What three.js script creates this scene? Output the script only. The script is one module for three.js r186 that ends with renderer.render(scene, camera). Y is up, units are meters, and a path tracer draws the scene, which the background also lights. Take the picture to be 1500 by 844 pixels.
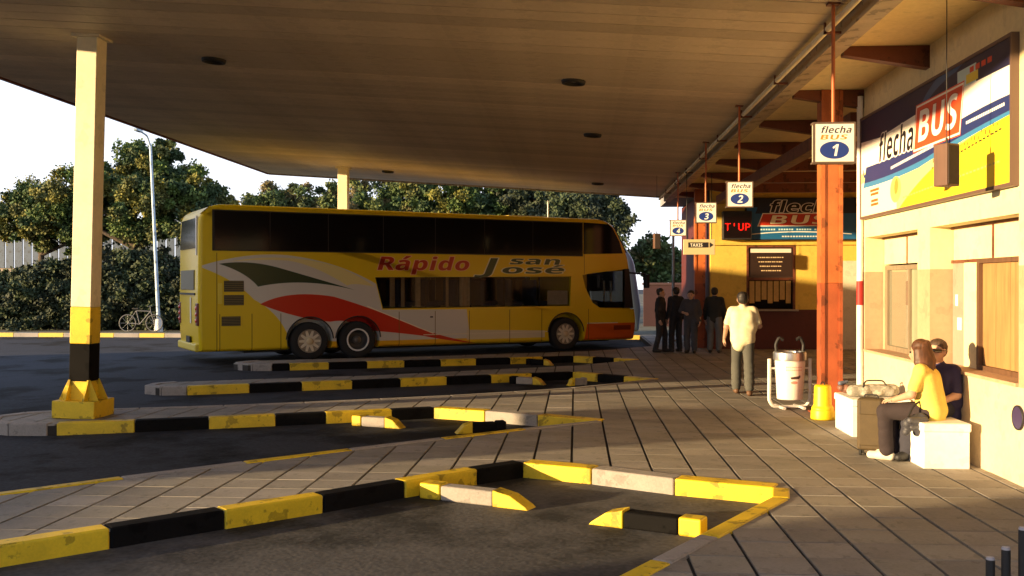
import * as THREE from 'three';
import { mergeGeometries, toCreasedNormals } from 'three/addons/utils/BufferGeometryUtils.js';
import { RoundedBoxGeometry } from 'three/addons/geometries/RoundedBoxGeometry.js';
import { Brush, Evaluator, SUBTRACTION } from 'three-bvh-csg';

/* ---------- camera, sky, sun, exposure ---------- */
// plan coordinates in this file: X to the right, Y up, D = depth into the station (world z = -D)
const scene = new THREE.Scene();
const camera = new THREE.PerspectiveCamera(32.46, 1500 / 844, 0.1, 900);
camera.position.set(0, 1.85, 0);
camera.rotation.set(THREE.MathUtils.degToRad(-0.24), THREE.MathUtils.degToRad(3.67), 0, 'YXZ');
const renderer = new THREE.WebGLRenderer({ antialias: true });
renderer.toneMapping = THREE.LinearToneMapping;
renderer.toneMappingExposure = 2.6;
renderer.shadowMap.enabled = true;

const LIGHT_DIR = new THREE.Vector3(0.894, -0.112, -0.447).normalize();   // the way the low sun's rays travel
const SUN = LIGHT_DIR.clone().negate();
const sun = new THREE.DirectionalLight(new THREE.Color().setRGB(1.0, 0.71, 0.37), 5);
sun.position.copy(SUN).multiplyScalar(80);
sun.castShadow = true;
sun.shadow.radius = 1;
sun.shadow.mapSize.set(4096, 4096);
Object.assign(sun.shadow.camera, { left: -45, right: 45, top: 40, bottom: -40, near: 1, far: 200 });
scene.add(sun, sun.target);

{ // clear evening sky, computed
  const w = 512, h = 256, d = new Float32Array(w * h * 4);
  for (let j = 0; j < h; j++) for (let i = 0; i < w; i++) {
    const lat = ((j + 0.5) / h - 0.5) * Math.PI, lon = ((i + 0.5) / w - 0.5) * 2 * Math.PI;
    const v = new THREE.Vector3(Math.cos(lat) * Math.cos(lon), Math.sin(lat), Math.cos(lat) * Math.sin(lon));
    const up = Math.max(0, v.y), k = Math.pow(1 - up, 2.5), c = Math.max(0, v.dot(SUN));
    const glow = Math.pow(c, 12) * 0.9 + Math.pow(c, 3) * 0.16;
    const o = (j * w + i) * 4;
    d[o] = 0.19 + 0.40 * k + glow * 0.8;
    d[o + 1] = 0.26 + 0.34 * k + glow * 0.52;
    d[o + 2] = 0.40 + 0.23 * k + glow * 0.24;
    d[o + 3] = 1;
  }
  const t = new THREE.DataTexture(d, w, h, THREE.RGBAFormat, THREE.FloatType);
  t.mapping = THREE.EquirectangularReflectionMapping; t.magFilter = t.minFilter = THREE.LinearFilter; t.needsUpdate = true;
  scene.background = t; scene.environment = t;
}

/* ---------- helpers ---------- */
let seedState = 7;
const rnd = () => { seedState = (seedState + 0x6d2b79f5) | 0; let t = Math.imul(seedState ^ (seedState >>> 15), 1 | seedState); t = (t + Math.imul(t ^ (t >>> 7), 61 | t)) ^ t; return ((t ^ (t >>> 14)) >>> 0) / 4294967296; };
const rr = (a, b) => a + (b - a) * rnd();
const V = (x, y, z) => new THREE.Vector3(x, y, z);
const taken = {};
function numbered(n) { const k = taken[n] = (taken[n] ?? -1) + 1; return k ? n + '_' + String(k).padStart(3, '0') : n; }
function box(w, h, d, x = 0, y = 0, z = 0, r = 0) {
  const g = r ? new RoundedBoxGeometry(w, h, d, 2, r) : new THREE.BoxGeometry(w, h, d);
  return g.translate(x, y, z);
}
function bx(x0, x1, y0, y1, z0, z1, r = 0) { return box(Math.abs(x1 - x0), Math.abs(y1 - y0), Math.abs(z1 - z0), (x0 + x1) / 2, (y0 + y1) / 2, (z0 + z1) / 2, r); }
function cyl(r0, r1, h, x = 0, y = 0, z = 0, seg = 20) { return new THREE.CylinderGeometry(r1, r0, h, seg).translate(x, y + h / 2, z); }
function rod(a, b, r, seg = 8, r2 = r) {
  const d = b.clone().sub(a), l = d.length();
  const g = new THREE.CylinderGeometry(r2, r, l, seg);
  g.applyQuaternion(new THREE.Quaternion().setFromUnitVectors(V(0, 1, 0), d.normalize()));
  return g.translate((a.x + b.x) / 2, (a.y + b.y) / 2, (a.z + b.z) / 2);
}
function tube(pts, r, n = 40, seg = 8) { return new THREE.TubeGeometry(new THREE.CatmullRomCurve3(pts, false, 'catmullrom', 0.3), n, r, seg); }
function prism(pts, depth, bevel = 0) { // pts in x,y ; extruded along +z
  const s = new THREE.Shape(pts.map((p) => new THREE.Vector2(p[0], p[1])));
  return new THREE.ExtrudeGeometry(s, { depth, bevelEnabled: bevel > 0, bevelSize: bevel, bevelThickness: bevel, bevelOffset: -bevel, bevelSegments: 2, curveSegments: 12 });
}
function planPrism(pts, y0, y1) { // pts are X,D ; vertical prism
  const g = prism(pts.map(([x, d]) => [x, d]), y1 - y0);
  return g.rotateX(-Math.PI / 2).translate(0, y0, 0);   // (x,d) -> world (x, -z=d)
}
function metricUV(g) {
  const p = g.attributes.position, n = g.attributes.normal, uv = new Float32Array(p.count * 2), A = V(0, 0, 0), C = V(0, 0, 0), N = V(0, 0, 0);
  for (let t = 0; t < p.count; t += 3) { // one projection per triangle
    A.set(p.getX(t + 1) - p.getX(t), p.getY(t + 1) - p.getY(t), p.getZ(t + 1) - p.getZ(t)); C.set(p.getX(t + 2) - p.getX(t), p.getY(t + 2) - p.getY(t), p.getZ(t + 2) - p.getZ(t)); N.crossVectors(A, C);
    const ax = Math.abs(N.x), ay = Math.abs(N.y), az = Math.abs(N.z);
    for (let i = t; i < t + 3; i++) {
      if (ay >= ax && ay >= az) { uv[2 * i] = p.getX(i); uv[2 * i + 1] = -p.getZ(i); }
      else if (ax >= az) { uv[2 * i] = p.getZ(i); uv[2 * i + 1] = p.getY(i); }
      else { uv[2 * i] = p.getX(i); uv[2 * i + 1] = p.getY(i); }
    }
  }
  g.setAttribute('uv', new THREE.BufferAttribute(uv, 2));
  return g;
}
function join(list) {
  const gs = (Array.isArray(list) ? list : [list]).map((g) => {
    const q = g.index ? g.toNonIndexed() : g.clone();
    for (const k of Object.keys(q.attributes)) if (k !== 'position' && k !== 'normal') q.deleteAttribute(k);
    if (!q.attributes.normal) q.computeVertexNormals();
    return q;
  });
  return metricUV(gs.length > 1 ? mergeGeometries(gs) : gs[0]);
}
function mesh(name, geo, m, parent, keepUV = false) {
  const o = new THREE.Mesh(keepUV ? geo : join(geo), m);
  o.castShadow = o.receiveShadow = true;
  o.name = parent === scene ? numbered(name) : name;
  parent.add(o);
  return o;
}
const part = (name, geo, m, parent) => mesh(name, geo, m, parent);
function tag(o, label, category, group) { o.userData = { label, category }; if (group) o.userData.group = group; return o; }
function thing(name, label, category, [x, y, z] = [0, 0, 0], turn = 0, group) {
  const o = new THREE.Group(); o.name = numbered(name); scene.add(o);
  o.position.set(x, y, z); o.rotation.y = turn;
  return tag(o, label, category, group);
}
function copyOf(root, label, [x, y, z], turn = 0) {
  const c = root.clone(); c.name = numbered(root.name.replace(/_\d{3}$/, '')); scene.add(c);
  c.position.set(x, y, z); c.rotation.y = turn; c.userData = { ...root.userData, label };
  return c;
}
function structure(o) { o.userData = { kind: 'structure' }; return o; }

/* ---------- textures: grain only ---------- */
const toS = (v) => { v = Math.min(1, Math.max(0, v)); return Math.round(255 * (v <= 0.0031308 ? 12.92 * v : 1.055 * Math.pow(v, 1 / 2.4) - 0.055)); };
function lattice(seed) {
  const t = new Float32Array(65536); let s = seed * 7919 + 13;
  for (let i = 0; i < 65536; i++) { s = (Math.imul(s, 1664525) + 1013904223) | 0; t[i] = (s >>> 8) / 16777216; }
  return (x, y, px, py) => { // tileable value noise
    const xi = Math.floor(x), yi = Math.floor(y), fx = x - xi, fy = y - yi, sx = fx * fx * (3 - 2 * fx), sy = fy * fy * (3 - 2 * fy);
    const at = (a, b) => t[((((a % px) + px) % px) * 131 + (((b % py) + py) % py) * 7177 + px) & 65535];
    const a = at(xi, yi), b = at(xi + 1, yi), c = at(xi, yi + 1), d = at(xi + 1, yi + 1);
    return a + (b - a) * sx + (c - a) * sy + (a - b - c + d) * sx * sy;
  };
}
function grain(n, seed, fn) { // fn(u,v,noise) -> linear value around 0.8
  const d = new Uint8Array(n * n * 4), ns = lattice(seed);
  for (let j = 0; j < n; j++) for (let i = 0; i < n; i++) {
    const c = fn(i / n, j / n, ns), o = (j * n + i) * 4, a = Array.isArray(c) ? c : [c, c, c];
    d[o] = toS(a[0]); d[o + 1] = toS(a[1]); d[o + 2] = toS(a[2]); d[o + 3] = 255;
  }
  const t = new THREE.DataTexture(d, n, n); t.colorSpace = THREE.SRGBColorSpace;
  t.wrapS = t.wrapT = THREE.RepeatWrapping; t.magFilter = THREE.LinearFilter; t.minFilter = THREE.LinearMipmapLinearFilter; t.generateMipmaps = true; t.needsUpdate = true;
  return t;
}
const fb = (ns, u, v, f, o = 5) => { let s = 0, a = 0.5, t = 0; for (let k = 0; k < o; k++) { s += a * ns(u * f, v * f, f, f); t += a; a *= 0.55; f *= 2; } return s / t; };
const sized = (t, m) => { const c = t.clone(); c.repeat.set(1 / m, 1 / m); c.needsUpdate = true; return c; };
const T = {};
T.asphalt = sized(grain(1024, 3, (u, v, n) => { const a = fb(n, u, v, 4), f = fb(n, u, v, 320, 2), st = Math.max(0, fb(n, u + 0.3, v, 9) - 0.54) * 4, tr = Math.max(0, n(u * 3, v * 26, 3, 26) - 0.7) * 0.5; return 0.8 + (a - 0.5) * 0.5 + (f - 0.5) * 0.6 - st - tr; }), 9);
T.concrete = sized(grain(512, 5, (u, v, n) => 0.8 + (fb(n, u, v, 5) - 0.5) * 0.42 - (fb(n, u + 0.2, v, 16, 4) > 0.68 ? 0.16 : 0) + (fb(n, u, v, 120, 2) - 0.5) * 0.2), 1.7);
T.plaster = sized(grain(512, 9, (u, v, n) => 0.8 + (fb(n, u, v, 3) - 0.5) * 0.26 + (fb(n, u, v, 60, 3) - 0.5) * 0.12 - (fb(n, u, v + 0.5, 12, 4) > 0.66 ? 0.08 : 0)), 2.3);
T.paint = sized(grain(512, 11, (u, v, n) => { const q = fb(n, u, v, 9, 6), ch = q > 0.66 ? -0.36 : q > 0.63 ? -0.12 : 0; return 0.82 + (fb(n, u, v, 6) - 0.5) * 0.34 + (fb(n, u, v, 90, 2) - 0.5) * 0.14 + ch; }), 1.1);
T.wood = sized(grain(512, 15, (u, v, n) => { const g = n(u * 60, v * 4, 60, 4) * 0.5 + n(u * 24, v * 2, 24, 2) * 0.5; return 0.8 + (g - 0.5) * 0.4 + (fb(n, u, v, 6) - 0.5) * 0.2; }), 1.2);
T.bark = sized(grain(256, 19, (u, v, n) => 0.7 + (n(u * 40, v * 8, 40, 8) - 0.5) * 0.7), 0.6);
T.cloth = sized(grain(256, 23, (u, v, n) => 0.8 + (fb(n, u, v, 8) - 0.5) * 0.25 + (n(u * 128, v * 128, 128, 128) - 0.5) * 0.12), 0.5);
function M(c, rough, tex, bump, extra = {}) {
  const m = new THREE.MeshPhysicalMaterial({ roughness: rough ?? 0.85, ...extra });
  m.color = typeof c === 'string' ? new THREE.Color(c) : new THREE.Color().setRGB(...c);
  if (tex) { m.map = tex; m.color.multiplyScalar(1 / 0.8); if (bump) { m.bumpMap = tex; m.bumpScale = bump; } }
  return m;
}
function print(w, h, draw, rough = 0.5, extra = {}) { // flat print on a sheet
  const c = document.createElement('canvas'); c.width = w; c.height = h;
  const x = c.getContext('2d'); draw(x, w, h);
  const t = new THREE.CanvasTexture(c); t.colorSpace = THREE.SRGBColorSpace; t.anisotropy = 8;
  return new THREE.MeshPhysicalMaterial({ map: t, roughness: rough, ...extra });
}
function sheet(name, w, h, m, parent, [x, y, z], ry = 0) {
  const g = new THREE.PlaneGeometry(w, h).rotateY(ry).translate(x, y, z);
  return mesh(name, g, m, parent, true);
}
const MT = {
  asphalt: M([0.032, 0.035, 0.044], 0.9, T.asphalt, 0.004, { specularIntensity: 0.4 }),
  bayAsphalt: M([0.066, 0.062, 0.06], 0.9, T.asphalt, 0.004),
  joint: M([0.03, 0.026, 0.022], 0.95),
  tiles: [0, 1, 2, 3, 4, 5].map((i) => { const k = [1, 0.9, 1.08, 0.95, 1.03, 0.85][i]; return M([0.26 * k, 0.235 * k, 0.198 * k * (1 + (i % 3 - 1) * 0.03)], 0.8, T.concrete, 0.002); }),
  yellow: M([0.7, 0.48, 0.015], 0.55, T.paint, 0.0015), black: M([0.007, 0.0065, 0.0065], 0.8, T.paint, 0.0015, { specularIntensity: 0.15 }),
  bare: M([0.3, 0.27, 0.24], 0.9, T.concrete, 0.003), white: M([0.82, 0.8, 0.76], 0.7, T.plaster, 0.001),
  cream: M([0.8, 0.72, 0.5], 0.6, T.plaster, 0.001),
  wallUpper: M([0.74, 0.64, 0.38], 0.85, T.plaster, 0.002), wallDado: M([0.48, 0.31, 0.19], 0.85, T.plaster, 0.002), wallBase: M([0.6, 0.5, 0.35], 0.85, T.plaster, 0.002),
  soffit: [0, 1, 2, 3].map((i) => { const k = [1, 0.88, 1.08, 0.95][i]; return M([0.54 * k, 0.45 * k, 0.33 * k], 0.6, T.plaster, 0.0008); }),
  eave: M([0.78, 0.62, 0.3], 0.8, T.plaster, 0.001), beam: M([0.16, 0.045, 0.018], 0.5, T.paint, 0.001),
  orange: M([0.43, 0.115, 0.03], 0.5, T.paint, 0.001), orangeRed: M([0.31, 0.07, 0.022], 0.5, T.paint, 0.001),
  maroon: M([0.09, 0.015, 0.012], 0.6, T.plaster, 0.001), ochre: M([0.64, 0.44, 0.075], 0.75, T.plaster, 0.001),
  gutter: M([0.4, 0.31, 0.2], 0.5, T.paint, 0.001), steel: M([0.5, 0.5, 0.5], 0.35, null, 0, { metalness: 0.9 }),
  dark: M([0.015, 0.014, 0.014], 0.6), rubber: M([0.02, 0.02, 0.02], 0.85),
  roof: M([0.25, 0.24, 0.23], 0.85, T.concrete, 0.002),
  glassDark: M([0.006, 0.006, 0.007], 0.1, null, 0, { specularIntensity: 0.25 }),
  pane: M([0.72, 0.72, 0.72], 0.03, null, 0, { transmission: 1, thickness: 0, ior: 1.3, specularIntensity: 0.25 }),
  bark: M([0.1, 0.075, 0.055], 0.95, T.bark, 0.01), earth: M([0.11, 0.1, 0.06], 0.95, T.asphalt, 0.01),
  poleBlue: M([0.42, 0.52, 0.6], 0.4, T.paint, 0.001),
};

/* ---------- ground and platform ---------- */
const asphalt = structure(mesh('road', [new THREE.PlaneGeometry(700, 700).rotateX(-Math.PI / 2).translate(0, -0.15, 0)], MT.asphalt, scene));
structure(mesh('verge', planPrism([[-120, 36.3], [160, 36.3], [160, 180], [-120, 180]], -0.5, -0.02), MT.earth, scene));

const K = { // kerb lines, X and D in metres
  bay1Right: [[-6.03, -4.39], [0.31, 6.29], [1.71, 8.65], [1.8, 9.08]],
  head1: [[1.8, 9.08], [0.96, 9.42], [0.22, 9.87], [-0.54, 10.19]],
  side1: [[-0.54, 10.19], [-1, 9.77], [-1.64, 9.1], [-2.27, 8.43], [-2.95, 7.8], [-3.62, 7.14], [-4.25, 6.53], [-6.2, 4.65]],
  nose1: [[-6.2, 4.65], [-6.75, 4.42], [-7.25, 4.64], [-7.45, 5.22], [-7.2, 5.84]],
  far1: [[-7.2, 5.84], [-5.13, 8.37], [-4.03, 9.5], [-2.68, 10.78], [-0.93, 12.39], [0.3, 13.37]],
  head2: [[0.3, 13.37], [-0.51, 13.87], [-1.28, 14.28], [-2.1, 14.61]],
  side2: [[-2.1, 14.61], [-2.7, 14.33], [-3.6, 13.93], [-4.25, 13.66], [-5.1, 13.3], [-6, 12.94], [-6.93, 12.6]],
  nose2: [[-6.93, 12.6], [-7.45, 12.58], [-7.9, 12.79], [-8.12, 13.23], [-8, 13.64], [-7.6, 13.93]],
  far2: [[-7.6, 13.93], [-5.58, 14.59], [-3.69, 15.41], [-1.6, 16.5], [-0.04, 17.6], [1.5, 19.25]],
  head3: [[1.5, 19.25], [0.98, 19.76], [0.48, 20.23], [-0.05, 20.72]],
  side3: [[-0.05, 20.72], [-1.05, 20.21], [-3.95, 18.73], [-6.96, 17.35]],
  nose3: [[-6.96, 17.35], [-7.45, 17.28], [-7.8, 17.5], [-7.85, 17.9], [-7.55, 18.24]],
  far3: [[-7.55, 18.24], [-3.9, 19.9], [0, 22.5], [1.45, 24.24]],
  head4: [[1.45, 24.24], [0.95, 24.61], [0.45, 24.95], [-0.05, 25.28]],
  side4: [[-0.05, 25.28], [-3.4, 23.78], [-6.95, 22.31]],
  nose4: [[-6.95, 22.31], [-7.5, 22.27], [-7.95, 22.59], [-8, 23.04], [-7.65, 23.41]],
  far4: [[-7.65, 23.41], [-3.5, 25.23], [0.5, 27.43], [2.3, 29.75]],
};
const platformOutline = [[13, -4]];
for (const k of Object.keys(K)) for (const p of K[k]) { const q = platformOutline[platformOutline.length - 1]; if (Math.hypot(q[0] - p[0], q[1] - p[1]) > 0.01) platformOutline.push(p); }
platformOutline.push([2.3, 36.3], [13, 36.3]);

const platform = new THREE.Group(); platform.name = 'platform'; scene.add(platform); structure(platform);
part('slab', planPrism(platformOutline, -0.35, -0.022), MT.joint, platform);
{ // paving flags: 0.4 m courses along the depth, cut to the outline
  const clip = (poly, inside, cut) => { const out = []; for (let i = 0; i < poly.length; i++) { const a = poly[i], b = poly[(i + 1) % poly.length], ia = inside(a), ib = inside(b); if (ia) out.push(a); if (ia !== ib) out.push(cut(a, b)); } return out; };
  const area = (p) => { let s = 0; for (let i = 0; i < p.length; i++) { const a = p[i], b = p[(i + 1) % p.length]; s += a[0] * b[1] - a[1] * b[0]; } return Math.abs(s / 2); };
  const tris = THREE.ShapeUtils.triangulateShape(platformOutline.map((p) => new THREE.Vector2(...p)), []).map((t) => t.map((i) => platformOutline[i]));
  const cell = (x0, x1, d0, d1, tri) => {
    let p = tri;
    const lx = (X) => (a, b) => { const t = (X - a[0]) / (b[0] - a[0]); return [X, a[1] + (b[1] - a[1]) * t]; };
    const ld = (D) => (a, b) => { const t = (D - a[1]) / (b[1] - a[1]); return [a[0] + (b[0] - a[0]) * t, D]; };
    p = clip(p, (q) => q[0] >= x0, lx(x0)); if (p.length) p = clip(p, (q) => q[0] <= x1, lx(x1));
    if (p.length) p = clip(p, (q) => q[1] >= d0, ld(d0)); if (p.length) p = clip(p, (q) => q[1] <= d1, ld(d1));
    return p;
  };
  const cells = [];
  for (let i = -22; i < 26; i++) for (let j = 6; j < 90; j++) {
    const x0 = i * 0.4 - 0.04, d0 = j * 0.4, gx = 0.014, gd = d0 < 9.3 ? 0.007 : 0.003;
    const c0 = x0 + gx, c1 = x0 + 0.4 - gx, e0 = d0 + gd, e1 = d0 + 0.4 - gd, ps = [];
    for (const t of tris) { if (Math.max(t[0][0], t[1][0], t[2][0]) < c0 || Math.min(t[0][0], t[1][0], t[2][0]) > c1 || Math.max(t[0][1], t[1][1], t[2][1]) < e0 || Math.min(t[0][1], t[1][1], t[2][1]) > e1) continue; const q = cell(c0, c1, e0, e1, t); if (q.length > 2 && area(q) > 0.0002) ps.push(q); }
    const a = ps.reduce((u, q) => u + area(q), 0);
    if (a < 0.003) continue;
    const seen = Math.abs((x0 + 0.2) / (d0 + 0.2) + 0.064) < 0.56 && d0 > 5.6 && x0 < 4;
    cells.push({ ps, a, x: x0 + 0.2, d: d0 + 0.2, full: a > (c1 - c0) * (e1 - e0) * 0.9995, seen });
  }
  cells.sort((a, b) => (b.seen - a.seen) || (b.a / (b.d ** 3) - a.a / (a.d ** 3)));
  const full = [0.386, 0.394].map((l) => metricUV(new THREE.BoxGeometry(0.372, 0.02, l).toNonIndexed()));
  const fulls = [0, 1, 2, 3, 4, 5, 6, 7].map((k) => { const g = full[k >> 2].clone(), uv = g.attributes.uv; for (let i = 0; i < uv.count; i++) uv.setXY(i, uv.getX(i) + k * 0.37, uv.getY(i) + k * 0.61); return g; });
  const rest = [];
  cells.forEach((c, n) => {
    const lift = (rnd() - 0.5) * 0.004, tone = Math.floor(rnd() * 6);
    if (n < 300) {
      let o;
      if (c.full) { o = mesh('paving_flag', fulls[n % 4 + (c.d - 0.2 < 9.3 ? 0 : 4)], MT.tiles[tone], platform, true); o.position.set(c.x, -0.012 + lift, -c.d); }
      else { o = mesh('paving_flag', c.ps.map((q) => planPrism(q, -0.022, -0.002 + lift)), MT.tiles[tone], platform); }
    } else { (rest[tone] ??= []).push(...(c.full ? [new THREE.BoxGeometry(0.372, 0.02, 0.394).translate(c.x, -0.012 + lift, -c.d)] : c.ps.map((q) => planPrism(q, -0.022, -0.002 + lift)))); }
  });
  rest.forEach((list, tone) => { const o = part('paving_flags_beyond', list, MT.tiles[tone], platform); o.userData = { kind: 'stuff' }; });
}
structure(mesh('bay_surface', planPrism([[-6.3, -4.4], [0.5, 6.33], [1.9, 8.72], [1.8, 9.42], [-0.54, 10.47], [-6.6, 4.58], [-11, -0.7], [-11, -4.7]], -0.3, -0.146), MT.bayAsphalt, scene));

function kerbStone(a, b, w, m, name, parent, topLift = 0.012) { // a,b are X,D; with w > 0 the stone lies to the right of a->b seen from above
  const dx = b[0] - a[0], dd = b[1] - a[1], l = Math.hypot(dx, dd);
  const g = bx(0.004, l - 0.004, -0.3, topLift, -0.02 * Math.sign(w), w, 0.018);
  const o = part(name, g, m, parent), uo = o.geometry.attributes.uv, ux = rnd(), uy = rnd();
  for (let i = 0; i < uo.count; i++) uo.setXY(i, uo.getX(i) + ux, uo.getY(i) + uy);
  o.position.set(a[0], 0, -a[1]); o.rotation.y = Math.atan2(dd, dx);
  return o;
}
function walk(line, lengths) { // split a polyline into lengths
  const pts = []; let seg = 0, t = 0; pts.push(line[0]);
  for (let L of lengths) {
    while (seg < line.length - 1) {
      const a = line[seg], b = line[seg + 1], l = Math.hypot(b[0] - a[0], b[1] - a[1]);
      if (l - t > L) { t += L; pts.push([a[0] + (b[0] - a[0]) * t / l, a[1] + (b[1] - a[1]) * t / l]); break; }
      L -= l - t; t = 0; seg++;
    }
    if (seg >= line.length - 1) { pts.push(line[line.length - 1]); break; }
  }
  return pts;
}
const Y = MT.yellow, B = MT.black, G = MT.bare;
function stoneRun(o, line, lengths, mats, w) { const pts = walk(line, lengths); for (let i = 0; i < pts.length - 1; i++) { const p = pts[i], q = pts[i + 1]; if (Math.hypot(p[0] - q[0], p[1] - q[1]) < 0.06) continue; kerbStone(p, q, w, mats[i % mats.length], 'kerb_stone', o); } }
const many = (l) => new Array(30).fill(l);
function bayKerb(label, parts) { const o = thing('painted_kerb', label, 'kerb', [0, 0, 0], 0, 'painted kerbs of the bus bays'); for (const [line, lens, mats, w] of parts) stoneRun(o, line, lens, mats, w); return o; }
bayKerb('yellow and black kerb nearest the camera, along the front bay', [[K.head1, [0.93, 0.9, 0.9], [Y, G, Y], 0.2], [K.side1, [0.6, 0.89, 0.88, 0.9, 0.91, 0.9, 0.9, 0.9, 0.9], [B, Y], 0.16]]);
bayKerb('flush kerb edge with yellow patches right of the front bay', [[[...K.bay1Right].reverse(), [0.42, 1.55, 0.8, 0.9, 0.9, 0.9, 0.9, 0.9, 0.9, 0.9, 0.9, 0.9, 0.9, 0.9], [Y, Y, G, Y, G], -0.13]]);
bayKerb('thin yellow and grey edge on the far side of the nearest finger', [[[...K.far1].reverse(), many(1.25), [G, Y], -0.1]]);
bayKerb('yellow and black kerb running past the foot of the square column', [[K.head2, [0.97, 0.88, 0.9], [Y, G, Y], 0.2], [K.side2, [0.64, 0.97, 0.7, 0.9, 0.95, 0.97], [B, Y], 0.16], [K.nose2, many(0.52), [G], 0.15]]);
bayKerb('bare grey edge on the far side of the finger with the column', [[K.far2, many(1.2), [G, G, G], 0.1]]);
bayKerb('second yellow and black kerb in front of the bus', [[K.head3, [0.75, 0.7, 0.7], [Y, B, Y], 0.18], [K.side3, [0.95, 0.9, 0.95, 0.95, 0.95, 0.95, 0.95, 1.2], [B, Y], 0.16], [K.nose3, many(0.45), [G], 0.15]]);
bayKerb('yellow and black kerb closest to the bus wheels', [[K.head4, [0.62, 0.62, 0.62], [Y, B, Y], 0.18], [K.side4, [0.85, 0.87, 0.9, 0.9, 0.9, 0.9, 0.9, 0.9, 0.95], [B, Y], 0.16], [K.nose4, many(0.45), [G], 0.15]]);

function wheelStop(label, a, b, mats, w = 0.17, flip = false) { // a: blunt end, b: tapered tip
  const dx = b[0] - a[0], dd = b[1] - a[1], l = Math.hypot(dx, dd);
  const o = thing('wheel_stop', label, 'wheel stop', [a[0], -0.15, -a[1]], Math.atan2(dd, dx), 'low concrete wheel stops in the bays');
  const c1 = l * 0.2, c2 = l * 0.68;
  part('end_block', bx(0, c1 - 0.003, 0, 0.15, -w / 2, w / 2, 0.02), mats[0], o);
  part('middle', bx(c1, c2, 0, 0.138, -w / 2 + 0.006, w / 2 - 0.006, 0.02), mats[1], o);
  part('tapered_tip', prism([[c2 + 0.003, 0], [l, 0], [l - 0.03, 0.03], [c2 + (l - c2) * 0.5, 0.115], [c2 + 0.003, 0.15]], w - 0.02, 0.012).translate(0, 0, -w / 2 + 0.01), mats[2], o);
  return o;
}
wheelStop('yellow tipped wheel stop joined to the nearest kerb', [-1.42, 9.21], [-0.38, 8.76], [Y, G, Y]);
wheelStop('wheel stop with black middle by the flush platform edge', [1.02, 7.9], [0.14, 8.31], [Y, B, Y]);
wheelStop('wheel stop with worn middle left in the bay behind the column finger', [-3.12, 13.82], [-2.38, 13.57], [Y, G, Y]);
wheelStop('short wheel stop with blunt yellow tip in the second bay', [-0.95, 13.36], [-1.6, 13.15], [B, B, Y]);
wheelStop('yellow and dark wheel stop in the bay second from the bus', [-1.3, 19.82], [-0.6, 19.56], [B, G, Y]);
wheelStop('small yellow wheel stop tip between the far bay kerbs', [0.2, 19.61], [-0.15, 19.44], [G, G, Y]);
wheelStop('yellow wheel stop in the bay beside the bus', [-1.2, 24.47], [-0.55, 24.26], [B, B, Y]);

/* far roadside kerb */
{
  const o = thing('roadside_kerb', 'low white and yellow painted kerb across the road under the trees', 'kerb');
  for (let i = 0; i < 34; i++) kerbStone([-30 + i * 0.98, 36.2 - i * 0.012], [-30 + (i + 1) * 0.98, 36.2 - (i + 1) * 0.012], -0.25, i % 2 ? MT.bare : MT.ochre, 'kerb_stone', o, 0.0);
}

/* ---------- canopy ---------- */
const SOF = (x) => 5.52 - (x + 10.2) * 0.0655;      // underside height
{
  const o = thing('platform_canopy', 'wide sloping canopy with slatted brown soffit over the bus bays', 'canopy');
  const ang = Math.atan(-0.0655), len = 13.05 / Math.cos(ang), cx = (-10.2 + 2.85) / 2, cy = (SOF(-10.2) + SOF(2.85)) / 2;
  const slat = metricUV(new RoundedBoxGeometry(len - 0.06, 0.03, 0.38, 1, 0.006).toNonIndexed());
  const D0 = 4.2, D1 = 32.4, n = Math.floor((D1 - D0) / 0.4);
  for (let i = 0; i < n; i++) {
    const m = mesh('soffit_slat', slat, MT.soffit[Math.floor(rnd() * 4)], o, true);
    m.position.set(cx, cy + 0.018 + rr(-0.002, 0.002), -(D0 + 0.2 + i * 0.4)); m.rotation.z = ang;
  }
  const deck = part('roof_deck', box(len, 0.16, D1 - D0 + 0.1), MT.roof, o); deck.position.set(cx, cy + 0.135, -(D0 + D1) / 2); deck.rotation.z = ang;
  const f1 = part('edge_fascia', bx(-10.27, -10.2, SOF(-10.2) - 0.02, SOF(-10.2) + 0.26, -D0 + 0.06, -D1 - 0.06), MT.beam, o);
  part('end_fascia', prism([[-10.2, SOF(-10.2) - 0.03], [2.85, SOF(2.85) - 0.03], [2.85, SOF(2.85) + 0.24], [-10.2, SOF(-10.2) + 0.24]], 0.05).translate(0, 0, -D1 - 0.06), MT.gutter, o);
  part('end_fascia', prism([[-10.2, SOF(-10.2) - 0.03], [2.85, SOF(2.85) - 0.03], [2.85, SOF(2.85) + 0.24], [-10.2, SOF(-10.2) + 0.24]], 0.05).translate(0, 0, -D0 + 0.02), MT.gutter, o);
  part('gutter', [bx(2.86, 2.88, 4.52, 4.74, -D0, -D1), bx(2.88, 3.06, 4.52, 4.54, -D0, -D1), bx(3.06, 3.08, 4.52, 4.7, -D0, -D1)], MT.gutter, o);
  part('conduit', [rod(V(2.72, 4.6, -D0), V(2.72, 4.6, -D1), 0.035, 10)], MT.cream, o);
  for (let d = 5.5; d < 31; d += 2.7) part('gutter_bracket', [bx(2.68, 2.86, 4.55, 4.575, -d - 0.02, -d + 0.02), bx(2.68, 2.7, 4.55, 4.67, -d - 0.02, -d + 0.02)], MT.beam, o);
  for (const [x, d] of [[-5.4, 14.5], [-0.03, 14.7], [0.34, 19.8], [-5.6, 29.3], [0.65, 29.2]]) {
    const l = part('downlight', new THREE.LatheGeometry([[0.0, 0.02], [0.11, 0.02], [0.13, -0.035], [0.17, -0.04], [0.18, -0.005], [0.18, 0.02]].map((p) => new THREE.Vector2(...p)), 24), MT.dark, o);
    l.position.set(x, SOF(x) - 0.006, -d); l.rotation.z = ang;
  }
}
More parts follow.
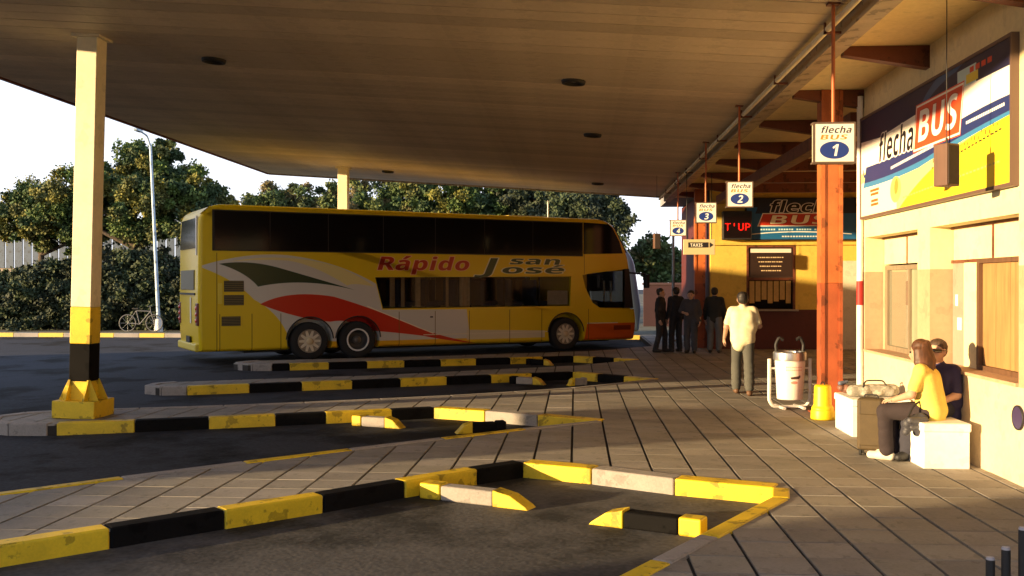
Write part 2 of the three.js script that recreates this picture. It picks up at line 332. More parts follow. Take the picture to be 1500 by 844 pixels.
function canopyColumn(label, x, d, lean = 0) {
  const o = thing('canopy_column', label, 'column', [x, 0, -d], 0, 'square columns that carry the canopy');
  const H = SOF(x) + 0.01, w = 0.145;
  o.rotation.z = -lean;
  part('shaft', bx(-w, w, 1.53, H, -w, w, 0.012), MT.cream, o);
  part('yellow_band', bx(-w - 0.002, w + 0.002, 1.02, 1.53, -w - 0.002, w + 0.002, 0.012), Y, o);
  part('black_band', bx(-w - 0.001, w + 0.001, 0.5, 1.02, -w - 0.001, w + 0.001, 0.012), B, o);
  part('plinth', bx(-0.3, 0.3, 0, 0.24, -0.3, 0.3, 0.012), Y, o);
  part('stub', bx(-w - 0.004, w + 0.004, 0.235, 0.5, -w - 0.004, w + 0.004), Y, o);
  for (let k = 0; k < 4; k++) for (const s of [-1, 1]) {
    const g = prism([[w, 0.235], [0.285, 0.235], [w + 0.01, 0.52], [w, 0.52]], 0.022).translate(0, 0, s * 0.13 - 0.011).rotateY(k * Math.PI / 2);
    part('gusset', g, Y, o);
  }
  const cap = 0.2; part('cap_plate', bx(-cap, cap, H - 0.05, H + 0.02, -cap, cap), MT.cream, o);
}
canopyColumn('near square cream column with yellow and black foot on its finger', -6.87, 13.42, 0.026);
canopyColumn('far cream column top showing above the bus roof', -6.87, 29.0);

/* ---------- station building ---------- */
const XW = 4.07;
const station = thing('station_building', 'yellow station building with boarded windows on the right', 'building');
{
  const o = station; o.position.z = -0.3;
  const X2 = 4.33, E = 9.4; // E: outer face of the back
  const opening = [[9.08, 11.37], [11.78, 13.92]]; // along the depth
  const runs = [[-3, 9.08], [11.37, 11.78], [13.92, 14.3]];
  part('wall_base', bx(XW, 4.6, -0.3, 0.9, 3, -14.3), MT.wallBase, o);
  part('wall_dado', runs.map(([a, b]) => bx(XW, 4.6, 0.9, 2.02, -a, -b)), MT.wallDado, o);
  part('wall_upper', [...runs.map(([a, b]) => bx(XW, 4.6, 2.02, 2.5, -a, -b)), bx(XW, 4.6, 2.5, 4.6, 3, -14.3)], MT.wallUpper, o);
  part('end_wall', bx(4.6, E, -0.3, 4.6, -14.1, -14.3), MT.wallDado, o);
  part('back_wall', bx(E, E + 0.2, -0.3, 4.6, 3, -36), MT.wallDado, o);
  part('near_wall', bx(4.6, E, -0.3, 4.6, 3, 2.8), MT.wallDado, o);
  for (const [a, b] of opening) part('sill', bx(XW - 0.03, X2 + 0.08, 0.9, 0.935, -a - 0.002, -b + 0.002, 0.006), MT.wallDado, o);
  // far window
  part('transom_panel', bx(X2, X2 + 0.05, 2.12, 2.47, -13.9, -12.95), MT.wallUpper, o);
  part('transom_panel', bx(X2, X2 + 0.05, 2.12, 2.47, -12.93, -11.8), MT.wallUpper, o);
  part('lintel_board', bx(X2 - 0.03, X2 + 0.06, 2.47, 2.5, -11.8, -13.9), MT.beam, o);
  part('side_panel', bx(X2 - 0.02, X2 + 0.05, 0.935, 2.1, -13.9, -13.8), MT.wallDado, o);
  const w1 = part('window_frame', [bx(X2 - 0.01, X2 + 0.05, 0.935, 1.0, -13.79, -11.8), bx(X2 - 0.01, X2 + 0.05, 2.04, 2.1, -13.79, -11.8), ...[-13.76, -12.85, -11.83].map((z) => bx(X2 - 0.012, X2 + 0.048, 1.0, 2.04, z - 0.03, z + 0.03))], M([0.22, 0.17, 0.11], 0.6, T.wood, 0.001), o);
  part('window_pane', bx(X2 + 0.02, X2 + 0.026, 1.0, 2.04, -13.73, -12.88), M([0.2, 0.2, 0.14], 0.08, null, 0, { clearcoat: 1 }), w1);
  part('window_pane', bx(X2 + 0.02, X2 + 0.026, 1.0, 2.04, -12.82, -11.86), M([0.34, 0.38, 0.26], 0.08, null, 0, { clearcoat: 1 }), w1);
  // near window: grey panel, yellow strip, boarded leaf
  part('transom_panel', bx(X2, X2 + 0.05, 2.12, 2.47, -11.35, -10.28), MT.wallUpper, o);
  part('transom_panel', bx(X2, X2 + 0.05, 2.12, 2.47, -10.26, -9.1), MT.wallUpper, o);
  part('lintel_board', bx(X2 - 0.03, X2 + 0.06, 2.47, 2.5, -9.1, -11.35), MT.beam, o);
  part('transom_bar', bx(X2 - 0.008, X2 + 0.03, 2.12, 2.47, -10.29, -10.25), MT.beam, o);
  part('transom_bar', bx(X2 - 0.008, X2 + 0.03, 2.12, 2.47, -12.96, -12.92), MT.beam, o);
  part('transom_rail', bx(X2 - 0.03, X2 + 0.03, 2.085, 2.12, -9.1, -11.35), MT.beam, o);
  const gp = part('grey_panel', bx(X2 - 0.01, X2 + 0.04, 0.935, 2.12, -11.35, -11.0), M([0.3, 0.25, 0.2], 0.8, T.plaster), o);
  part('paper_notice', bx(X2 - 0.016, X2 - 0.012, 1.6, 1.73, -11.26, -11.19), MT.white, gp);
  part('paper_notice', bx(X2 - 0.016, X2 - 0.012, 1.33, 1.47, -11.2, -11.08), MT.white, gp);
  part('yellow_strip', bx(X2 - 0.02, X2 + 0.04, 0.935, 2.12, -11.0, -10.62), MT.wallUpper, o);
  const fr = part('board_frame', [bx(X2 - 0.04, X2 + 0.05, 0.935, 0.985, -10.6, -9.1), bx(X2 - 0.04, X2 + 0.05, 2.07, 2.118, -10.6, -9.1), bx(X2 - 0.042, X2 + 0.05, 0.985, 2.07, -10.6, -10.54), bx(X2 - 0.042, X2 + 0.05, 0.985, 2.07, -9.2, -9.1)], M([0.12, 0.06, 0.03], 0.6, T.wood, 0.001), o);
  const ply = M([0.36, 0.2, 0.075], 0.6, T.wood, 0.001);
  for (let k = 0; k < 4; k++) part('plywood_board', bx(X2, X2 + 0.02, 0.987, 2.068, -10.535 + k * 0.334, -10.535 + (k + 1) * 0.334 - 0.006), ply, fr);
  part('drainpipe', [rod(V(4.02, 0, -14.0), V(4.02, 4.5, -14.0), 0.045, 12)], MT.white, o);
  part('pipe_band', cyl(0.047, 0.047, 0.34, 4.02, 1.55, -14.0, 16), M([0.4, 0.02, 0.02], 0.6), o);
  // eave and beams
  part('eave_soffit', bx(3.09, E + 0.2, 4.6, 4.66, 3.2, -31.6), MT.eave, o);
  part('roof_slab', bx(3.09, E + 0.4, 4.66, 4.95, 3.2, -36.2), MT.roof, o);
  for (let k = 0; k < 10; k++) {
    const d = 6.25 + k * 2.6, inHall = d > 14.1 && d < 28;
    const pts = inHall ? [[3.1, 4.6], [3.1, 4.5], [4.15, 4.34], [E, 4.34], [E, 4.6]] : [[3.1, 4.6], [3.1, 4.5], [XW, 4.34], [XW, 4.6]];
    part('eave_beam', prism(pts, 0.14).translate(0, -0.003, -d - 0.07), MT.beam, o);
  }
  part('header_beam', bx(3.98, 4.2, 4.12, 4.34, -14.35, -28.1), MT.beam, o);
  // ticket office front, facing the camera
  const F = 28.2, win = [4.85, 6.22, 1.12, 2.95];
  part('office_dado', [bx(3.85, E, -0.05, 1.12, -F, -F - 0.25)], MT.maroon, o);
  part('office_wall', [bx(3.85, win[0], 1.12, 4.6, -F, -F - 0.25), bx(win[1], E, 1.12, 4.6, -F, -F - 0.25), bx(win[0], win[1], win[3], 4.6, -F, -F - 0.25)], MT.ochre, o);
  part('office_side_wall', bx(3.85, 4.1, -0.05, 4.6, -F - 0.25, -36), MT.maroon, o);
  part('office_inner_wall', bx(4.1, E, -0.05, 4.6, -F - 1.6, -F - 1.7), M([0.2, 0.13, 0.06], 0.8), o);
  const tw = part('ticket_window', [bx(win[0], win[0] + 0.06, win[2], win[3], -F + 0.01, -F - 0.2), bx(win[1] - 0.06, win[1], win[2], win[3], -F + 0.01, -F - 0.2), bx(win[0] + 0.06, win[1] - 0.06, win[3] - 0.06, win[3], -F + 0.01, -F - 0.2), bx(win[0] + 0.06, win[1] - 0.06, 1.95, 2.02, -F + 0.01, -F - 0.15)], MT.beam, o);
  part('counter', bx(win[0] - 0.05, win[1] + 0.05, 1.08, 1.13, -F + 0.22, -F - 0.3, 0.01), MT.bare, tw);
  part('pane', bx(win[0] + 0.06, win[1] - 0.06, 1.14, 1.95, -F - 0.1, -F - 0.106), MT.glassDark, tw);
  for (let k = 0; k < 7; k++) part('blind_slat', bx(win[0] + 0.1 + k * 0.17, win[0] + 0.24 + k * 0.17, 1.3 + (k % 3) * 0.05, 1.93, -F - 0.07, -F - 0.08), M([0.5, 0.32, 0.1], 0.8, T.cloth), tw);
  const pb = part('price_board', bx(win[0] + 0.07, win[1] - 0.07, 2.03, 2.88, -F - 0.02, -F - 0.05), M([0.06, 0.03, 0.02], 0.6), tw);
  sheet('price_print', 1.2, 0.8, print(384, 256, (c, w, h) => { c.fillStyle = '#2a1810'; c.fillRect(0, 0, w, h); c.fillStyle = '#d8d2c4'; c.fillRect(10, 4, w - 20, 36); c.fillStyle = '#c9b08a'; for (let r = 0; r < 4; r++) for (let k = 0; k < 12 - r; k++) c.fillRect(70 + r * 12 + k * 20, 78 + r * 40, 12 + ((k * 7 + r) % 5) * 1.5, 10); }), pb, [(win[0] + win[1]) / 2, 2.46, -F - 0.015]);
  part('door', bx(7.2, 8.05, 0, 2.5, -F + 0.04, -F + 0.002), M([0.6, 0.55, 0.42], 0.6, T.plaster), o);
  part('ledge', bx(3.85, E, 2.95, 3.02, -F + 0.08, -F + 0.002), MT.ochre, o);
}
function hallPost(label, x, d) {
  const o = thing('hall_post', label, 'post', [x, 0, -d], 0, 'orange posts at the hall front');
  part('lower_shaft', [bx(-0.145, 0.145, 0, 1.86, -0.13, 0.13, 0.01), bx(0.1, 0.15, 0, 1.86, 0.1, 0.155), bx(-0.15, -0.1, 0, 1.86, 0.1, 0.155)], MT.orangeRed, o);
  part('upper_shaft', [bx(-0.145, 0.145, 1.86, 4.6, -0.13, 0.13, 0.01), bx(0.1, 0.15, 1.86, 4.58, 0.1, 0.155), bx(-0.15, -0.1, 1.86, 4.58, 0.1, 0.155)], MT.orange, o);
  part('foot_gusset', [prism([[0.16, 0], [0.36, 0], [0.17, 0.55], [0.16, 0.55]], 0.04).translate(0, 0, -0.02)], MT.orangeRed, o);
  part('foot_plate', bx(-0.25, 0.4, 0, 0.02, -0.22, 0.22), MT.orangeRed, o);
}
hallPost('near orange post behind the yellow bollard', 3.62, 14.4);
hallPost('far orange post beside the standing group', 3.6, 29.1);

/* ---------- signs ---------- */
const skew = (c, k) => c.transform(1, 0, k, 1, 0, 0);
function slanted(c, text, x, y, size, fill, stroke, lw, width, k = -0.25, font = 'sans-serif') {
  c.save(); c.translate(x, y); skew(c, k); c.font = `bold ${size}px ${font}`;
  const w = c.measureText(text).width; c.scale(width / w, 1);
  if (stroke) { c.strokeStyle = stroke; c.lineWidth = lw; c.lineJoin = 'round'; c.strokeText(text, 0, 0); }
  c.fillStyle = fill; c.fillText(text, 0, 0); c.restore();
}
{ // the large billboard on the wall
  const o = thing('wall_billboard', 'large flecha BUS billboard with navy and yellow print on the station wall', 'billboard', [XW, 0, -11.8]);
  const W = 4.78, H = 1.345, y = 3.46;
  part('backing', bx(-0.06, -0.002, y - H / 2, y + H / 2, -W / 2, W / 2), MT.dark, o);
  part('frame', [bx(-0.075, 0, y + H / 2, y + H / 2 + 0.035, -W / 2 - 0.035, W / 2 + 0.035), bx(-0.075, 0, y - H / 2 - 0.035, y - H / 2, -W / 2 - 0.035, W / 2 + 0.035), bx(-0.074, 0, y - H / 2, y + H / 2, -W / 2 - 0.035, -W / 2), bx(-0.074, 0, y - H / 2, y + H / 2, W / 2, W / 2 + 0.035)], M([0.13, 0.08, 0.06], 0.5), o);
  const m = print(2048, 576, (c, w, h) => {
    c.fillStyle = '#f3e38a'; c.fillRect(0, 0, w, h);
    c.fillStyle = '#f2cf2e'; c.beginPath(); c.moveTo(700, h); c.quadraticCurveTo(1200, 360, w, 300); c.lineTo(w, h); c.fill();
    c.fillStyle = '#f4eecf'; c.beginPath(); c.moveTo(0, 380); c.quadraticCurveTo(400, 330, 760, 350); c.quadraticCurveTo(640, 480, 660, h); c.lineTo(0, h); c.fill();
    c.fillStyle = '#262546'; c.fillRect(0, 0, w, 170);
    c.fillStyle = '#3c5b86'; c.beginPath(); c.moveTo(1020, 170); c.quadraticCurveTo(1100, 40, 1480, 20); c.lineTo(1560, 0); c.lineTo(1250, 0); c.quadraticCurveTo(1000, 60, 960, 170); c.fill();
    c.fillStyle = '#bcd8dd'; c.fillRect(1500, 26, 210, 84); c.fillStyle = '#e7cf46'; c.fillRect(1600, 60, 130, 40); c.fillStyle = '#d24a2c'; for (const q of [0, 1, 2, 3]) c.fillRect(1640 + q * 62, 34, 44, 24);
    c.fillStyle = '#f6f1e6'; c.beginPath(); c.moveTo(0, 130); c.lineTo(350, 150); c.lineTo(1300, 105); c.lineTo(w, 110); c.lineTo(w, 240); c.quadraticCurveTo(1500, 240, 1200, 300); c.lineTo(0, 320); c.fill();
    c.fillStyle = '#27336a'; c.beginPath(); c.moveTo(100, 290); c.quadraticCurveTo(900, 300, 1300, 262); c.quadraticCurveTo(1700, 226, w, 226); c.lineTo(w, 290); c.quadraticCurveTo(1500, 316, 1100, 360); c.quadraticCurveTo(600, 392, 60, 380); c.fill();
    c.fillStyle = '#3b7db0'; c.beginPath(); c.moveTo(60, 380); c.quadraticCurveTo(600, 392, 1100, 360); c.quadraticCurveTo(1500, 316, w, 290); c.lineTo(w, 306); c.quadraticCurveTo(1400, 350, 1000, 396); c.quadraticCurveTo(500, 420, 40, 408); c.fill();
    c.strokeStyle = '#27336a'; c.lineWidth = 16; c.beginPath(); c.moveTo(40, 300); c.quadraticCurveTo(60, 380, 120, 300); c.stroke();
    c.save(); c.translate(930, 285); skew(c, -0.2); c.fillStyle = '#d8502a'; c.fillRect(0, -196, 600, 214); c.strokeStyle = '#f6f1e6'; c.lineWidth = 10; c.strokeRect(0, -196, 600, 214); c.strokeStyle = '#d8502a'; c.lineWidth = 6; c.strokeRect(-8, -204, 616, 230); c.restore();
    slanted(c, 'flecha', 330, 288, 200, '#15131c', '#f6f1e6', 14, 590, -0.2);
    slanted(c, 'BUS', 962, 268, 215, '#f8f2ea', '#b03a1c', 8, 530, -0.2);
    c.fillStyle = '#e9edf2'; for (let k = 0; k < 34; k++) c.fillRect(560 + k * 19, 338 - k * 1.0, 13, 16);
    for (let k = 0; k < 22; k++) c.fillRect(1600 + k * 18, 262 - k * 0.6, 13, 14);
    c.fillStyle = '#2c2a20'; for (let k = 0; k < 20; k++) { c.fillRect(1180 + k * 40, 416 - k * 3.6, 22 + (k * 7) % 10, 7); c.fillRect(1196 + k * 38, 376 - k * 3.4 + (k % 3) * 9, 9, 20 - (k % 4) * 3); }
    c.fillStyle = '#d4632b'; for (const [a, b, q] of [[180, 430, 170], [190, 452, 150], [200, 490, 130], [196, 512, 140]]) c.fillRect(a, b, q, 15);
    c.fillStyle = '#e5c86b'; c.beginPath(); c.ellipse(640, 470, 90, 70, 0, 0, 7); c.fill(); c.fillStyle = '#b98f3e'; c.beginPath(); c.ellipse(650, 455, 32, 42, 0.3, 0, 7); c.fill();
    c.fillStyle = '#cdb564'; for (let k = 0; k < 30; k++) c.fillRect(760 + k * 40, 520 - k * 1.5, 26, 8);
  }, 0.45);
  sheet('printed_face', W, H, m, o, [-0.064, y, 0], -Math.PI / 2);
}
function baySign(n, label, x, d) {
  const o = thing('bay_sign', label, 'sign', [x, 0, -d], 0, 'numbered bay signs hanging from the canopy');
  const W = 0.4, y0 = 3.07, y1 = 3.47, top = SOF(x) + 0.005;
  part('housing', bx(-W / 2, W / 2, y0, y1, -0.05, 0.05, 0.012), M([0.7, 0.66, 0.5], 0.5, T.plaster), o);
  part('frame', [bx(-W / 2 - 0.012, W / 2 + 0.012, y1 - 0.01, y1 + 0.008, -0.055, 0.058), bx(-W / 2 - 0.012, W / 2 + 0.012, y0 - 0.008, y0 + 0.01, -0.055, 0.058), bx(-W / 2 - 0.011, -W / 2 + 0.006, y0 + 0.01, y1 - 0.01, 0.03, 0.057), bx(W / 2 - 0.006, W / 2 + 0.011, y0 + 0.01, y1 - 0.01, 0.03, 0.057)], M([0.12, 0.08, 0.06], 0.5), o);
  const m = print(256, 256, (c, w, h) => {
    c.fillStyle = '#f4efe4'; c.fillRect(0, 0, w, h);
    slanted(c, 'flecha', 34, 62, 62, '#2a2640', null, 0, 205, -0.3); slanted(c, 'BUS', 26, 106, 46, '#d9822e', null, 0, 186, -0.3);
    c.fillStyle = '#223a86'; c.beginPath(); c.ellipse(128, 178, 96, 60, 0, 0, 7); c.fill();
    slanted(c, String(n), 100, 218, 112, '#f8f6f0', null, 0, 58, -0.18);
  }, 0.4);
  sheet('number_face', W - 0.014, y1 - y0 - 0.022, m, o, [0, (y0 + y1) / 2, 0.0535]);
  part('rod', rod(V(0, y1, 0), V(0, top, 0), 0.018, 10), MT.orange, o);
  part('mount', bx(-0.06, 0.06, top - 0.02, top + 0.004, -0.05, 0.05), MT.beam, o);
}
baySign(1, 'largest hanging bay sign, bearing number 1, before the near post', 2.6, 10.2);
baySign(2, 'hanging bay sign numbered two, above the red lit display', 2.6, 15.95);
baySign(3, 'hanging bay sign numbered three, between signs two and four', 2.6, 20.0);
baySign(4, 'smallest and farthest hanging bay sign, numbered four', 2.6, 25.4);
{ // sign above the ticket office
  const F = 28.5, o = thing('office_sign', 'blue flecha BUS sign above the ticket window', 'sign', [6.35, 0, -F]);
  const W = 3.1, H = 1.2, y = 3.68;
  part('housing', bx(-W / 2, W / 2, y - H / 2, y + H / 2, 0.002, 0.16, 0.01), MT.dark, o);
  sheet('printed_face', W - 0.06, H - 0.06, print(1024, 384, (c, w, h) => {
    c.fillStyle = '#10151f'; c.fillRect(0, 0, w, 110); c.fillStyle = '#1c5f8e'; c.fillRect(0, 80, w, h);
    c.fillStyle = '#0f2238'; c.beginPath(); c.moveTo(130, 0); c.lineTo(w, 0); c.lineTo(w, 140); c.lineTo(80, 140); c.fill();
    slanted(c, 'flecha', 200, 128, 150, '#0d0d12', '#e8e4da', 12, 680, -0.3);
    c.save(); c.translate(110, 244); skew(c, -0.4); c.fillStyle = '#c63a22'; c.fillRect(0, -104, 720, 118); c.strokeStyle = '#f0ead8'; c.lineWidth = 9; c.strokeRect(0, -104, 720, 118); c.restore();
    slanted(c, 'BUS', 190, 240, 118, '#f3e9c4', '#7c1d10', 5, 560, -0.3);
    c.fillStyle = '#bcd9d6'; for (let k = 0; k < 28; k++) if (k % 7 !== 6) c.fillRect(130 + k * 24, 284, 17, 15);
    c.strokeStyle = '#e9e2d0'; c.lineWidth = 9; c.beginPath(); c.moveTo(20, 340); c.quadraticCurveTo(420, 290, 980, 336); c.stroke();
    c.fillStyle = '#e8a04a'; c.beginPath(); c.ellipse(830, 318, 44, 16, 0, 0, 7); c.fill(); c.fillStyle = '#d9d4c8'; for (let k = 0; k < 13; k++) c.fillRect(330 + k * 26, 352, 18, 12);
  }, 0.4), o, [0, y, 0.1625]);
  const l = thing('led_display', 'black display box with red lit letters under bay sign 2', 'display', [4.55, 0, -F]);
  part('housing', bx(-0.4, 0.4, 3.1, 3.9, 0.002, 0.3, 0.012), MT.dark, l);
  const led = print(160, 144, (c, w, h) => {
    c.fillStyle = '#0a0302'; c.fillRect(0, 0, w, h); c.fillStyle = '#ff1a10'; c.font = 'bold 66px monospace'; c.fillText("T'UP", 2, 92);
    c.fillStyle = '#0a0302'; for (let i = 0; i < w; i += 8) c.fillRect(i, 0, 2, h); for (let j = 0; j < h; j += 8) c.fillRect(0, j, w, 2);
  }, 0.3);
  led.emissiveMap = led.map; led.emissive = new THREE.Color(1, 1, 1); led.emissiveIntensity = 0.8;
  sheet('screen', 0.74, 0.6, led, l, [0, 3.44, 0.3035]);
  const orange = thing('hall_sign', 'orange sign with pale lettering right of the near orange post', 'sign', [8.7, 0, -F + 0]);
  part('housing', bx(-0.65, 0.65, 2.9, 3.9, 0.002, 0.12, 0.01), MT.orange, orange);
  sheet('printed_face', 1.26, 0.96, print(256, 192, (c, w, h) => { c.fillStyle = '#d8581e'; c.fillRect(0, 0, w, h); c.fillStyle = '#f2c58c'; for (let r = 0; r < 3; r++) for (let k = 0; k < 7; k++) c.fillRect(14 + k * 34 + r * 4, 50 + r * 44, 24, 18); c.fillStyle = '#b3261a'; c.fillRect(0, 168, w, 24); }), orange, [0, 3.4, 0.1225]);
}
{ // taxi direction board
  const o = thing('direction_board', 'hanging beige board with dark TAXIS plate and arrow', 'sign', [3.0, 0, -24.3]);
  part('board', bx(-0.38, 0.38, 2.56, 2.93, -0.03, 0.03, 0.008), M([0.66, 0.55, 0.33], 0.6, T.plaster), o);
  sheet('printed_face', 0.74, 0.34, print(256, 118, (c, w, h) => { c.fillStyle = '#cbb98d'; c.fillRect(0, 0, w, h); c.fillStyle = '#211d22'; c.fillRect(36, 20, 170, 44); c.fillStyle = '#e9e3d2'; c.font = 'bold 38px sans-serif'; c.fillText('TAXIS', 52, 56); c.fillStyle = '#211d22'; c.beginPath(); c.moveTo(214, 18); c.lineTo(248, 42); c.lineTo(214, 66); c.fill(); }, 0.5), o, [0, 2.745, 0.0325]);
  for (const s of [-0.3, 0.3]) part('hanger', rod(V(s, 2.92, 0), V(s, s < 0 ? 4.66 : 4.53, 0), 0.01, 6), MT.dark, o);
}
function speaker(label, x, y, d, ceil, turn = 0) {
  const o = thing('hanging_speaker', label, 'speaker', [x, 0, -d], turn, 'loudspeakers hanging under the eave');
  part('cabinet', bx(-0.085, 0.085, y - 0.2, y + 0.2, -0.08, 0.08, 0.012), M([0.12, 0.06, 0.04], 0.6, T.wood, 0.001), o);
  part('grille', bx(-0.07, 0.07, y - 0.18, y + 0.18, 0.078, 0.088, 0.004), M([0.05, 0.035, 0.03], 0.9, T.cloth, 0.002), o);
  part('hook', rod(V(0, y + 0.2, 0), V(0, y + 0.26, 0), 0.012, 6), MT.dark, o);
  part('cord', rod(V(0, y + 0.25, 0), V(0, ceil, 0), 0.005, 5), MT.dark, o);
}
speaker('brown box speaker hanging in front of the large billboard', 3.5, 2.97, 9.6, 4.605, 0.5);
speaker('dark box speaker hanging at the far end of the eave', 2.15, 2.98, 26.4, SOF(2.15) + 0.005, 0.2);
{
  const o = thing('wall_disc', 'dark blue round plate on the station wall at the right edge', 'plate', [XW, 0.62, -9.36]);
  part('plate', new THREE.CylinderGeometry(0.11, 0.11, 0.02, 28).rotateZ(Math.PI / 2).translate(-0.011, 0, 0), M([0.03, 0.02, 0.09], 0.4), o);
  part('rim', new THREE.TorusGeometry(0.108, 0.008, 8, 28).rotateY(Math.PI / 2).translate(-0.018, 0, 0), MT.dark, o);
}

/* ---------- buses ---------- */
const evaluator = new Evaluator(); evaluator.attributes = ['position', 'normal']; evaluator.useGroups = false;
const brush = (g) => { const q = g.index ? g : g; for (const k of Object.keys(q.attributes)) if (k !== 'position' && k !== 'normal') q.deleteAttribute(k); const b = new Brush(q); b.updateMatrixWorld(); return b; };
function carve(base, cuts) { let r = brush(base); for (const c of cuts) r = evaluator.evaluate(r, brush(c), SUBTRACTION); return r.geometry; }
function roundOutline(pts) { // pts [x,y,r]
  const s = new THREE.Shape(), n = pts.length;
  for (let i = 0; i < n; i++) {
    const p = pts[(i + n - 1) % n], c = pts[i], q = pts[(i + 1) % n], r = c[2] || 0.001;
    const u = new THREE.Vector2(p[0] - c[0], p[1] - c[1]).normalize(), v = new THREE.Vector2(q[0] - c[0], q[1] - c[1]).normalize();
    const a = [c[0] + u.x * r, c[1] + u.y * r], b = [c[0] + v.x * r, c[1] + v.y * r];
    if (!i) s.moveTo(...a); else s.lineTo(...a);
    s.quadraticCurveTo(c[0], c[1], b[0], b[1]);
  }
  s.closePath(); return s;
}
const LEN = 12.93, HW = 1.25;
function livery(c, w, h) {
  const X = (s) => s / 13 * w, Yy = (v) => h - v / 4.1 * h;
  const poly = (pts, fill) => { c.fillStyle = fill; c.beginPath(); pts.forEach((p, i) => { if (!i) c.moveTo(X(p[0]), Yy(p[1])); else if (p.length === 2) c.lineTo(X(p[0]), Yy(p[1])); else c.quadraticCurveTo(X(p[0]), Yy(p[1]), X(p[2]), Yy(p[3])); }); c.closePath(); c.fill(); };
  c.fillStyle = '#dcbd16'; c.fillRect(0, 0, w, h);
  poly([[0.1, 2.46], [1.2, 2.82, 2.2, 2.74], [3.5, 2.6, 4.55, 2.0], [4.72, 1.3], [7.2, 1.28], [7.3, 0.42], [5.6, 0.42], [4.6, 0.4], [2.3, 0.35], [2.1, 1.2, 1.35, 1.6], [0.9, 2.1, 0.1, 2.4]], '#c9c6bd');
  poly([[2.4, 0.3], [7.3, 0.3], [7.3, 0.46], [4.7, 0.46], [2.3, 0.5]], '#e0a818');
  poly([[7.2, 0.7], [9.7, 0.62], [9.7, 0.42], [7.2, 0.42]], '#cfc5a6');
  poly([[0.75, 2.56], [2.2, 2.86, 3.6, 2.42], [4.3, 2.1, 4.5, 1.92], [3.9, 2.05, 3.76, 1.95], [2.9, 2.5, 2.2, 2.6], [1.6, 2.64, 0.75, 2.56]], '#dccf8c');
  poly([[0.5, 2.5], [1.2, 2.62, 1.95, 2.42], [2.9, 2.15, 3.95, 1.84], [2.6, 2.18, 1.45, 1.93], [1.15, 2.3, 0.5, 2.5]], '#06301f');
  poly([[1.5, 1.48], [2.2, 1.86, 3.4, 1.66], [4.5, 1.34, 5.75, 0.78], [6.6, 0.48, 7.5, 0.3], [6.4, 0.44, 5.9, 0.56], [5.2, 0.66, 4.6, 0.72], [3.9, 1.1, 3.3, 1.0], [2.4, 1.1, 1.5, 1.48]], '#c0200f');
  c.strokeStyle = '#efe2c8'; c.lineWidth = 4; c.beginPath(); c.moveTo(X(4.3), Yy(1.4)); c.quadraticCurveTo(X(5.2), Yy(1.02), X(6.2), Yy(0.62)); c.stroke();
  poly([[11.05, 0.3], [13, 0.3], [13, 0.8], [11.15, 0.78]], '#cf5d16');
  c.fillStyle = '#d8cdb4'; c.fillRect(X(11.15), Yy(0.82), X(1.1), 5); c.fillRect(X(5.9), Yy(0.6), X(3.9), 4);
  c.fillStyle = '#7d3208'; c.fillRect(X(12.1), Yy(0.72), X(0.62), X(0.14));
  c.strokeStyle = '#5e4a0c'; c.lineWidth = 2.6; for (const s of [0.52, 1.3, 2.02, 5.2, 6.25, 7.28, 8.55, 9.6, 11.2]) { c.beginPath(); c.moveTo(X(s), Yy(1.24)); c.lineTo(X(s), Yy(0.3)); c.stroke(); }
  c.beginPath(); c.moveTo(X(0.45), Yy(2.78)); c.lineTo(X(0.45), Yy(0.3)); c.moveTo(X(11.05), Yy(2.9)); c.lineTo(X(11.05), Yy(2.3)); c.stroke();
  slanted(c, 'Rápido', X(4.52), Yy(2.38), X(0.5), '#b3260f', '#e7b08a', 5, X(2.75), -0.3);
  slanted(c, 'J', X(7.62), Yy(2.3), X(0.62), '#173f22', '#d8d6b8', 5, X(0.5), -0.45);
  slanted(c, 'san', X(8.5), Yy(2.57), X(0.3), '#173f22', '#d8d6b8', 3, X(1.75), -0.4);
  slanted(c, 'osé', X(8.22), Yy(2.3), X(0.33), '#173f22', '#d8d6b8', 4, X(2.15), -0.4);
}
function wheel(parent, s, h, z, style) { // s along the bus, outer face to +z when z > 0
  const g = new THREE.Group(); g.name = 'wheel'; parent.add(g); g.position.set(s, h, z); if (z < 0) g.rotation.y = Math.PI;
  const lathe = (pts, n = 36) => new THREE.LatheGeometry(pts.map((p) => new THREE.Vector2(...p)), n).rotateX(Math.PI / 2);
  part('tyre', lathe([[0.29, -0.26], [0.44, -0.26], [0.495, -0.22], [0.5, -0.13], [0.495, -0.04], [0.45, 0.0], [0.32, 0.005], [0.29, -0.03]]), MT.rubber, g);
  if (style === 'ring') {
    part('rim', lathe([[0, -0.16], [0.18, -0.16], [0.21, -0.12], [0.25, -0.1], [0.27, 0.0], [0.3, 0.012], [0.31, -0.02]]), M([0.06, 0.055, 0.05], 0.5), g);
    part('rim_ring', lathe([[0.262, 0.0], [0.28, 0.016], [0.305, 0.012], [0.305, -0.005]]), M([0.72, 0.7, 0.66], 0.35), g);
    part('hub', lathe([[0, 0.0], [0.07, 0.0], [0.1, -0.05], [0.1, -0.16]]), M([0.12, 0.1, 0.08], 0.4), g);
  } else {
    part('rim', lathe([[0, -0.03], [0.24, -0.03], [0.29, 0.01], [0.305, 0.012], [0.31, -0.02]]), M([0.3, 0.25, 0.18], 0.4), g);
    const sp = []; for (let k = 0; k < 10; k++) sp.push(prism([[0.08, -0.04], [0.28, -0.028], [0.295, 0], [0.28, 0.028], [0.08, 0.04]], 0.035).translate(0, 0, -0.035).rotateZ(k * Math.PI / 5));
    part('spoke_cover', sp, M([0.7, 0.63, 0.48], 0.35), g);
    part('hub', lathe([[0, 0.05], [0.06, 0.05], [0.09, 0.03], [0.1, -0.03]]), M([0.62, 0.5, 0.3], 0.35), g);
  }
}
